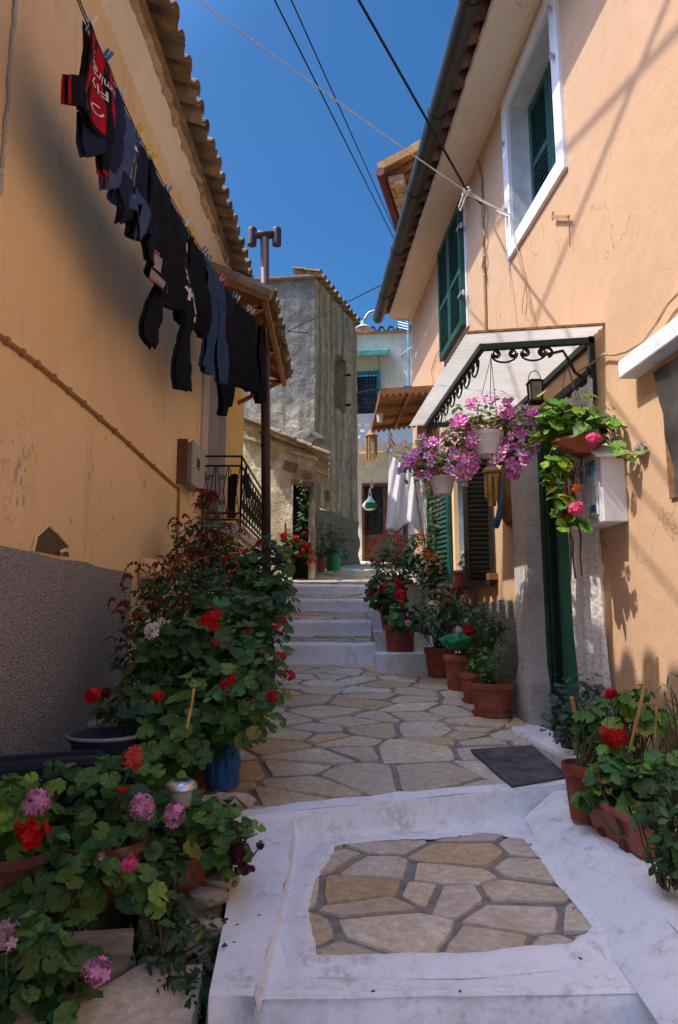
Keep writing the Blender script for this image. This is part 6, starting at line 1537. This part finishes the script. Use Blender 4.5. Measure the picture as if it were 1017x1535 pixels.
plant('parsley_pot', 'bushy bright green parsley like plant in the nearest terracotta pot by the door jamb', 'potted herb', [(738, 990, 5.7, 36, 32, .2), (722, 1000, 5.65, 20, 22, .15)], LG(739, 5.72), (.180, .134, .262, M['terra'], 1), 25, (), .036, PAR, 'cut', dens=1.35, up=.9, group=GRP)
# window sill pots
plant('geranium', 'little red flowered geranium in a terracotta pot on the wooden window sill', 'geranium', [(705, 838, 6.9, 16, 13, .12)], P(708, 878, 6.9), (.085, .065, .20, M['terra']), 26, [(690, 845, 6.7, 'red', .3), (702, 825, 6.8, 'red', .3), (695, 832, 6.7, 'orange', .3), (712, 828, 6.8, 'red', .25), (722, 833, 6.8, 'red', .25)], .03, [(.12, .24, .08), (.16, .28, .10)], group=GRP)
wp = thing('empty_pot', 'small dark terracotta pot beside the geranium on the window sill', 'pot', P(692, 880, 7.1)); pot(wp, P(692, 880, 7.1), .08, .06, .17, M['terra_red'])
mb = MB(); rg = random.Random(6)
for k in range(26):
    bm = bmesh.new(); bmesh.ops.create_icosphere(bm, subdivisions=1, radius=.035*rg.uniform(.7, 1.2)); c = P(672+rg.uniform(-14, 22), 888+rg.uniform(-9, 14), 7.15)
    mb.add([c+v.co for v in bm.verts], [tuple(v.index for v in f.verts) for f in bm.faces], rg.choice([(.20, .08, .05), (.14, .06, .05), (.28, .14, .09)])); bm.free()
tag(mb.build('shell_garland', M['plain'], smooth=True), 'string of brown shells heaped under the window sill', 'garland', kind='thing')
# right foreground
plant('artemisia', 'blue green feathery shrub in the black pot beside the doorway', 'shrub', [(862, 1058, 4.25, 44, 44, .22), (840, 1085, 4.2, 24, 30, .15), (885, 1045, 4.3, 24, 30, .15)], LG(866, 4.48), (.105, .08, .21, M['pot_black']), 27, (), .04, BLG, 'cut', dens=1.25, up=.4)
plant('geranium', 'gangly geranium with a scarlet head in a slim terracotta pot beside the mat', 'geranium', [(885, 1090, 3.75, 25, 28, .12), (893, 1130, 3.7, 24, 28, .12), (880, 1180, 3.6, 22, 16, .1), (920, 1060, 3.7, 22, 14, .1)], P(884, 1228, 3.62), (.115, .09, .27, M['terra_red']), 28, [(921, 1105, 3.4, 'red', 1.05), (916, 1041, 3.6, 'crimson', .65)], .038, GERB[:3]+GER, nst=22)
plant('geranium', 'tall light green geranium climbing canes against the peach wall', 'geranium', [(945, 1050, 3.6, 34, 20, .1), (975, 1080, 3.55, 32, 26, .1), (935, 1095, 3.6, 20, 20, .1)], P(950, 1215, 3.5), None, 29, (), .042, GERB, dens=.5, nst=16)
plant('window_box', 'geranium spilling from the long terracotta coloured trough', 'window box', [(930, 1160, 3.4, 48, 30, .13), (975, 1180, 3.25, 45, 30, .13), (895, 1195, 3.45, 28, 18, .1), (1015, 1165, 3.2, 40, 40, .13)], P(940, 1255, 3.2), None, 30, (), .042, GERB[:3]+GER, dens=1.1, nst=5)
plant('leafy_shrub', 'small leaved plant spilling down over the near end of the trough', 'shrub', [(985, 1215, 2.85, 35, 45, .12), (1005, 1275, 2.75, 30, 45, .12), (1020, 1180, 2.85, 30, 50, .12)], P(1010, 1330, 2.8), None, 31, (), .03, [(.035, .10, .03), (.05, .13, .035), (.03, .08, .03), (.08, .16, .04)], 'oval', dens=1.1)
plant('rosemary', 'thin leaved rosemary sprig at the right edge by the wall', 'herb', [(1010, 1060, 3.2, 18, 42, .1)], P(1012, 1200, 3.2), None, 32, (), .045, [(.10, .20, .06), (.08, .16, .06)], 'thin', dens=.9)
tb = bpy.data.objects.get('window_box')
mb = MB(); t0, t1 = P(905, 1238, 3.54), P(985, 1292, 3.12); ax = (t1-t0); ax.z = 0; axn = ax.normalized(); sd_ = Vector((axn.y, -axn.x, 0)); 
if sd_.x > 0: sd_ = -sd_
z0 = -1.012
def Tm(a, z, o): return Vector((t0.x, t0.y, z0))+axn*a-sd_*o+ZZ*z
L_ = ax.length
def ringt(z, w, e): return [Tm(-e, z, -w), Tm(L_+e, z, -w), Tm(L_+e, z, w+.0), Tm(-e, z, w)]
lv = [(0, .062, -.01), (.13, .085, .02), (.131, .098, .03), (.165, .10, .032), (.165, .088, .02), (.14, .085, .018)]
vs = []; fs_ = []
for z, w, e in lv: vs += ringt(z, w, e)
for i in range(len(lv)-1):
    for j in range(4): fs_.append((4*i+j, 4*i+(j+1) % 4, 4*i+4+(j+1) % 4, 4*i+4+j))
fs_.append((4*5, 4*5+1, 4*5+2, 4*5+3)); mb.add(vs, fs_); mb.build('trough', M['trough'], tb, bevel=.006)
for a in (.25, .68):
    mb = MB(); mb.hexa([Tm(L_*a-.03, -.01, -.075), Tm(L_*a+.03, -.01, -.075), Tm(L_*a+.03, -.01, -.05), Tm(L_*a-.03, -.01, -.05), Tm(L_*a-.02, .03, -.08), Tm(L_*a+.02, .03, -.08), Tm(L_*a+.02, .03, -.05), Tm(L_*a-.02, .03, -.05)])
    mb.build('drain_notch', M['terra_brown'], tb)
for (a, b, r_, lab) in ((P(975, 985, 3.45), P(945, 1120, 3.5), .008, 'taller bamboo cane tilted against the peach wall'), (P(986, 985, 3.35), P(984, 1060, 3.35), .005, 'thin upright cane behind the tilted one'), (P(857, 1045, 4.0), P(869, 1110, 4.05), .012, 'broken brown stick in the blue green shrub'), (P(291, 1032, 3.45), P(283, 1075, 3.42), .007, 'pale stick standing in the red geranium mass'), (P(428, 785, 12.0), P(428, 815, 12.0), .02, 'thin red stake behind the farthest red geranium')):
    mb = MB(); mb.tube([a, a.lerp(b, .5)+Vector((.004, 0, 0)), b+(b-a)*.6], r_, 6)
    tag(mb.build('cane', M['bamboo'] if 'red stake' not in lab else M['terra_red']), lab, 'cane')
# ------------------------------------------------------------------ hanging baskets
def basket(name, label, pu, pv, Y_, rt, rbm, h, mat, crowns, n, seed, pal, size, kind, dens, flowers='pet', hang=None, blooms=(), vines=()):
    rng = random.Random(seed); c = P(pu, pv, Y_); t = thing(name, label, 'hanging basket', c, None)
    mb = MB(); mb.lathe([(0, 0), (rbm, 0), (rbm*1.02, .01), (rt*.97, h*.82), (rt*1.04, h*.83), (rt*1.06, h), (rt, h), (rt*.95, h*.9), (0, h*.9)], c, 28); o = mb.build('pot', mat, t, smooth=True); b = o.modifiers.new('e', 'EDGE_SPLIT'); b.split_angle = .6
    fm = MB(); sm = MB(); cs = []
    for cr in crowns:
        u, v, yy_, ru, rv = cr[:5]; q = P(u, v, yy_); k = yy_/F*1.03; rad = (ru*k, (cr[5] if len(cr) > 5 else ru*k*.8), rv*k); cs.append((q, rad))
        foliage(fm, q, rad, int(dens*ru*rv*k*k*pi*1.6/(size*size)*1.1)+4, size, pal, rng, kind, shell=.35, yellow=.06, lump=.5); stems(sm, c+ZZ*h, q, rad, 12, rng, .003)
    for vn in vines:
        pts = [P(*q) for q in vn]; sm.tube(pts, .005, 5, (.10, .12, .04))
        for a_, b_ in zip(pts, pts[1:]):
            for _ in range(int((b_-a_).length/.03)):
                p = a_.lerp(b_, rng.random())+Vector((rng.uniform(-.05, .05), rng.uniform(-.06, .02), rng.uniform(-.04, .04)))
                leaf_ger(fm, p, Vector((rng.uniform(-.7, .4), -.6, .6)), size*rng.uniform(.7, 1.2), tuple(x*rng.uniform(.7, 1.2) for x in rng.choice(pal)), rng)
    fm.build('foliage', M['leaf'], t, smooth=True)
    for _ in range(n):
        q, rad = rng.choice(cs); d = Vector((rng.gauss(0, 1), rng.gauss(0, 1)-.8, rng.gauss(.1, 1))).normalized()
        p = q+Vector((d.x*rad[0], d.y*rad[1], d.z*rad[2]))*rng.uniform(.85, 1.15)
        face = (d*.7+Vector((rng.uniform(-.9, .1), -.45, rng.uniform(.0, .8)))).normalized()
        put(rng.choice(PE), 'flower', t, p, face.to_track_quat('Z', 'Y').to_euler(), rng.uniform(.75, 1.15))
    for b in blooms: put(BL[b[3]], 'flower', t, P(b[0], b[1], b[2]), None, b[4])
    if hang:
        for k in range(3):
            a = 2*pi*k/3+.5; sm.tube([c+Vector((math.cos(a)*rt, math.sin(a)*rt, h)), hang], .0025, 4, (.05, .05, .05))
    sm.build('stem', M['stem'], t)
    return t
PG = [(.10, .16, .03), (.16, .21, .04), (.07, .13, .03), (.22, .24, .05)]
basket('petunia_basket', 'larger white pot of pink and white petunias hanging from the canopy', 731, 683, 4.3, .102, .074, .150, M['pot_white'], [(735, 625, 4.3, 62, 28, .18), (690, 655, 4.35, 36, 36, .15), (785, 645, 4.3, 30, 40, .15), (765, 690, 4.3, 30, 22, .12), (700, 700, 4.35, 14, 22, .1)], 98, 101, PG, .030, 'oval', .95, hang=Cn(4.3, .62, -.05))
basket('petunia_basket', 'smaller white pot of deep pink petunias beyond the larger one', 664, 742, 5.25, .098, .07, .14, M['pot_white'], [(660, 692, 5.25, 45, 28, .2), (625, 700, 5.3, 28, 22, .15), (690, 680, 5.2, 25, 30, .15), (640, 680, 5.4, 30, 22, .15)], 85, 102, PG, .032, 'oval', .9, hang=Cn(5.25, .72, -.05))
basket('geranium_basket', 'hanging brown bowl of ivy leaved geranium trailing in front of the doorway', 868, 683, 4.0, .15, .09, .09, M['terra'], [(855, 625, 4.0, 52, 38, .18), (885, 645, 3.95, 36, 34, .15), (825, 640, 4.05, 26, 42, .15), (833, 700, 4.0, 20, 40, .12), (846, 755, 3.95, 15, 34, .08), (868, 785, 3.9, 22, 10, .06)], 0, 103, [(.12, .27, .03), (.17, .34, .03), (.26, .42, .05), (.08, .20, .03)], 0.042, 'ger', 1.05, hang=P(850, 545, 4.1),
       blooms=[(890, 659, 3.75, 'hotpink', .75), (865, 764, 3.8, 'hotpink', .8), (966, 676, 3.65, 'palepink', .9), (864, 733, 3.85, 'orange', .5), (840, 745, 3.95, 'crimson', .4)],
       vines=[[(905, 655, 3.85), (925, 675, 3.75), (938, 690, 3.72), (950, 690, 3.70), (966, 676, 3.65)], [(890, 640, 3.9), (910, 640, 3.85), (925, 650, 3.8)]])
mb = MB(); c = P(883, 640, 3.95); mb.lathe([(0, 0), (.06, 0), (.075, .09), (.07, .09), (0, .08)], P(868, 652, 4.0), 20); tag(mb.build('inner_pot', M['boxgrey'], smooth=True), 'grey inner pot showing among the geranium leaves of the hanging bowl', 'pot')
mb = MB(); rg = random.Random(2)
for k in range(3):
    p = P(850+6*k, 745, 4.1); mb.tube([p+Vector((rg.uniform(-.03, .03), 0, .22-.12*j+rg.uniform(-.03, .03))) for j in range(7)], .006, 5, (.04, .035, .03))
tag(mb.build('dry_stem', M['stem']), 'dark dry hanging stems in front of the doorway', 'dry stems')
mb = MB(); p = P(848, 770, 4.0)
for k in range(2): mb.tube([P(846+4*k, 700, 4.05), P(850-6*k, 740, 4.02), P(842+9*k, 752, 4.0), P(845+4*k, 780, 4.0), P(846+k, 796, 4.0)], .011, 6, (.50, .01, .012))
tag(mb.build('red_ribbon', M['plain']), 'red ribbon tied under the trailing geranium', 'ribbon')
# ------------------------------------------------------------------ clutter on the left
mb = MB(); c = P(160, 1112, 3.5); mb.lathe([(0, -.16), (.13, -.16), (.165, .20), (.187, .225), (.19, .24), (.177, .245), (.16, .23), (.15, .19), (0, .18)], c-ZZ*.20, 28)
pl = tag(mb.build('pail', M['bucket'], smooth=True), 'blue and white enamel pail with leaves in it beside the roughcast wall', 'pail')
mb = MB(); mb.lathe([(.186, .0), (.194, .006), (.195, .014), (.186, .018), (.180, .010)], c-ZZ*.20+ZZ*.226, 28); mb.build('rim', M['lid'], pl, smooth=True)
mb = MB(); c = P(180, 1090, 3.85); mb.lathe([(0, -.2), (.13, -.2), (.155, .25), (.17, .25), (.172, .275), (.16, .285), (.08, .283), (0, .28)], c-ZZ*.25, 28); tag(mb.build('lidded_tub', M['lid'], smooth=True), 'round tub with a grey lid behind the enamel pail', 'tub')
mb = MB(); c = P(55, 1190, 2.95); q = [(-.36, -.10), (.20, .18), (.12, .34), (-.44, .06)]
lo = [c+Vector((x*.9, y*.9, -.35)) for x, y in q]; hi = [c+Vector((x, y, .10)) for x, y in q]; mb.hexa(lo+hi)
tb_ = mb.build('storage_crate', M['navytub'], bevel=.02); tag(tb_, 'dark navy plastic crate against the roughcast base', 'crate')
mb = MB()
for i in range(4): mb.bar(hi[i]+ZZ*.0, hi[(i+1) % 4]+ZZ*.0, .035, .03)
mb.build('rim', M['navytub'], tb_)
mb = MB(); mb.bar(P(28, 1424, 2.45), P(200, 1412, 2.55), .05, .075); tag(mb.build('wooden_plank', M['wood_grey'], bevel=.006), 'weathered wooden plank edging the bed at the bottom left', 'plank')
# solar lamp
sl2 = thing('solar_lamp', 'stainless solar garden lamp standing in the terracotta pot by the kerb', 'solar lamp', P(272, 1225, 2.95)); c = P(272, 1178, 2.9)
mb = MB(); mb.lathe([(.0, .022), (.045, .022), (.060, .012), (.066, -.004), (.064, -.012), (.05, -.014), (.0, -.012)], c, 28); mb.build('cap', M['steel'], sl2, smooth=True)
mb = MB(); mb.box(c+ZZ*.0235, (.056, .046, .004), .1); mb.build('solar_panel', M['glass'], sl2)
mb = MB(); mb.lathe([(.0, -.075), (.042, -.075), (.045, -.012)], c, 20); mb.build('diffuser', simple('frosted_lamp', (.36, .36, .32), .3, var=.2, bmp=0), sl2, smooth=True)
mb = MB(); mb.tube([c-ZZ*.075, c-ZZ*.30], .009, 8); mb.build('stake', M['iron'], sl2)
# blue bag round the pot
mb = MB(); c = P(333, 1180, 3.95); n = 40
for i in range(n):
    for j in range(16):
        f = lambda a, t: c+0.98*Vector((math.cos(a)*(.085+.022*math.sin(t*pi)-.035*t*t)*(1+.10*math.sin(a*9+3*t)*t+.16*noise.noise(Vector((math.cos(a)*2.5, math.sin(a)*2.5, t*4)))), math.sin(a)*(.085+.02*math.sin(t*pi)-.03*t*t)*(1+.1*math.sin(a*11)*t), .25*t+.02*t*math.sin(a*5)))
        mb.quad(f(2*pi*i/n, j/16), f(2*pi*(i+1)/n, j/16), f(2*pi*(i+1)/n, (j+1)/16), f(2*pi*i/n, (j+1)/16))
bg_ = mb.build('plastic_bag', M['bluebag'], smooth=True); tag(bg_, 'blue plastic bag wrapped round a pot by the edge of the flagstones', 'bag')
mb = MB(); mb.lathe([(0, 0), (.082, 0), (.085, .02), (0, .02)], c, 16); mb.build('bottom', M['bluebag'], bg_)
# loose stones at the edge of the bed
rg = random.Random(19)
LAB = ['flat stone under the blue bag', 'mossy stone beside the blue bag', 'brown lump of stone under the tall terracotta pot', 'pale broken stone at the kerb below the terracotta pot', 'small stone by the dark shrub and the kerb', 'grey stone between the saucer and the kerb']
for lab, (u, v, Y_, s) in zip(LAB, [(330, 1205, 3.5, .10), (352, 1200, 3.45, .07), (283, 1355, 2.95, .07), (312, 1345, 2.9, .06), (318, 1390, 2.75, .05), (330, 1320, 3.0, .06)]):
    mb = MB(); c = P(u, v, Y_); bm = bmesh.new(); bmesh.ops.create_icosphere(bm, subdivisions=2, radius=1)
    mb.add([c+Vector((v_.co.x*s*1.3, v_.co.y*s, v_.co.z*s*.55))*(1+.5*noise.noise(v_.co*1.3+c)) for v_ in bm.verts], [tuple(w_.index for w_ in f.verts) for f in bm.faces], (.34, .27, .19)); bm.free()
    tag(mb.build('stone', M['stone']), lab, 'stone', 'loose stones edging the bed')
# fallen petals on the white steps
mb = MB(); rg = random.Random(23)
for (u, v) in ((388, 1397), (356, 1412), (350, 1440), (690, 1255), (668, 1216), (795, 1268), (860, 1365), (900, 1380), (690, 1490), (915, 1400), (1000, 1410), (430, 1220), (560, 1490), (870, 1440)):
    a, b = ray(u, v); Y_ = (-1.10-.055*3.9+.02)/(b-.055)
    c = Vector((a*Y_, Y_, b*Y_+.0)); 
    if u < 440: c.z += .05; 
    e = [c+Vector((rg.uniform(.005, .012)*math.cos(q), rg.uniform(.005, .012)*math.sin(q), .006+rg.uniform(0, .004))) for q in (0, 1.5, 3, 4.6)]
    mb.add(e, [(0, 1, 2, 3)], rg.choice([(.12, .01, .02), (.05, .04, .02), (.2, .02, .03)]))
for _ in range(70):
    x, y = rg.uniform(-.75, 1.35), rg.uniform(3.95, 7.8)
    if rg.random() < .5: x = rg.choice([rg.uniform(-.75, -.45), rg.uniform(1.0, 1.35)])
    c = Vector((x, y, gz(y, x)+.018)); s_ = rg.uniform(.004, .014); an = rg.uniform(0, 6)
    mb.add([c+Vector((s_*math.cos(an+q), s_*.6*math.sin(an+q), rg.uniform(0, .006))) for q in (0, 1.5, 3, 4.6)], [(0, 1, 2, 3)], rg.choice([(.16, .11, .04), (.10, .08, .03), (.35, .02, .03), (.07, .06, .03)]))
tag(mb.build('fallen_petals', M['petal']), 'fallen dark petals scattered on the whitewashed steps', 'petals', kind='stuff')
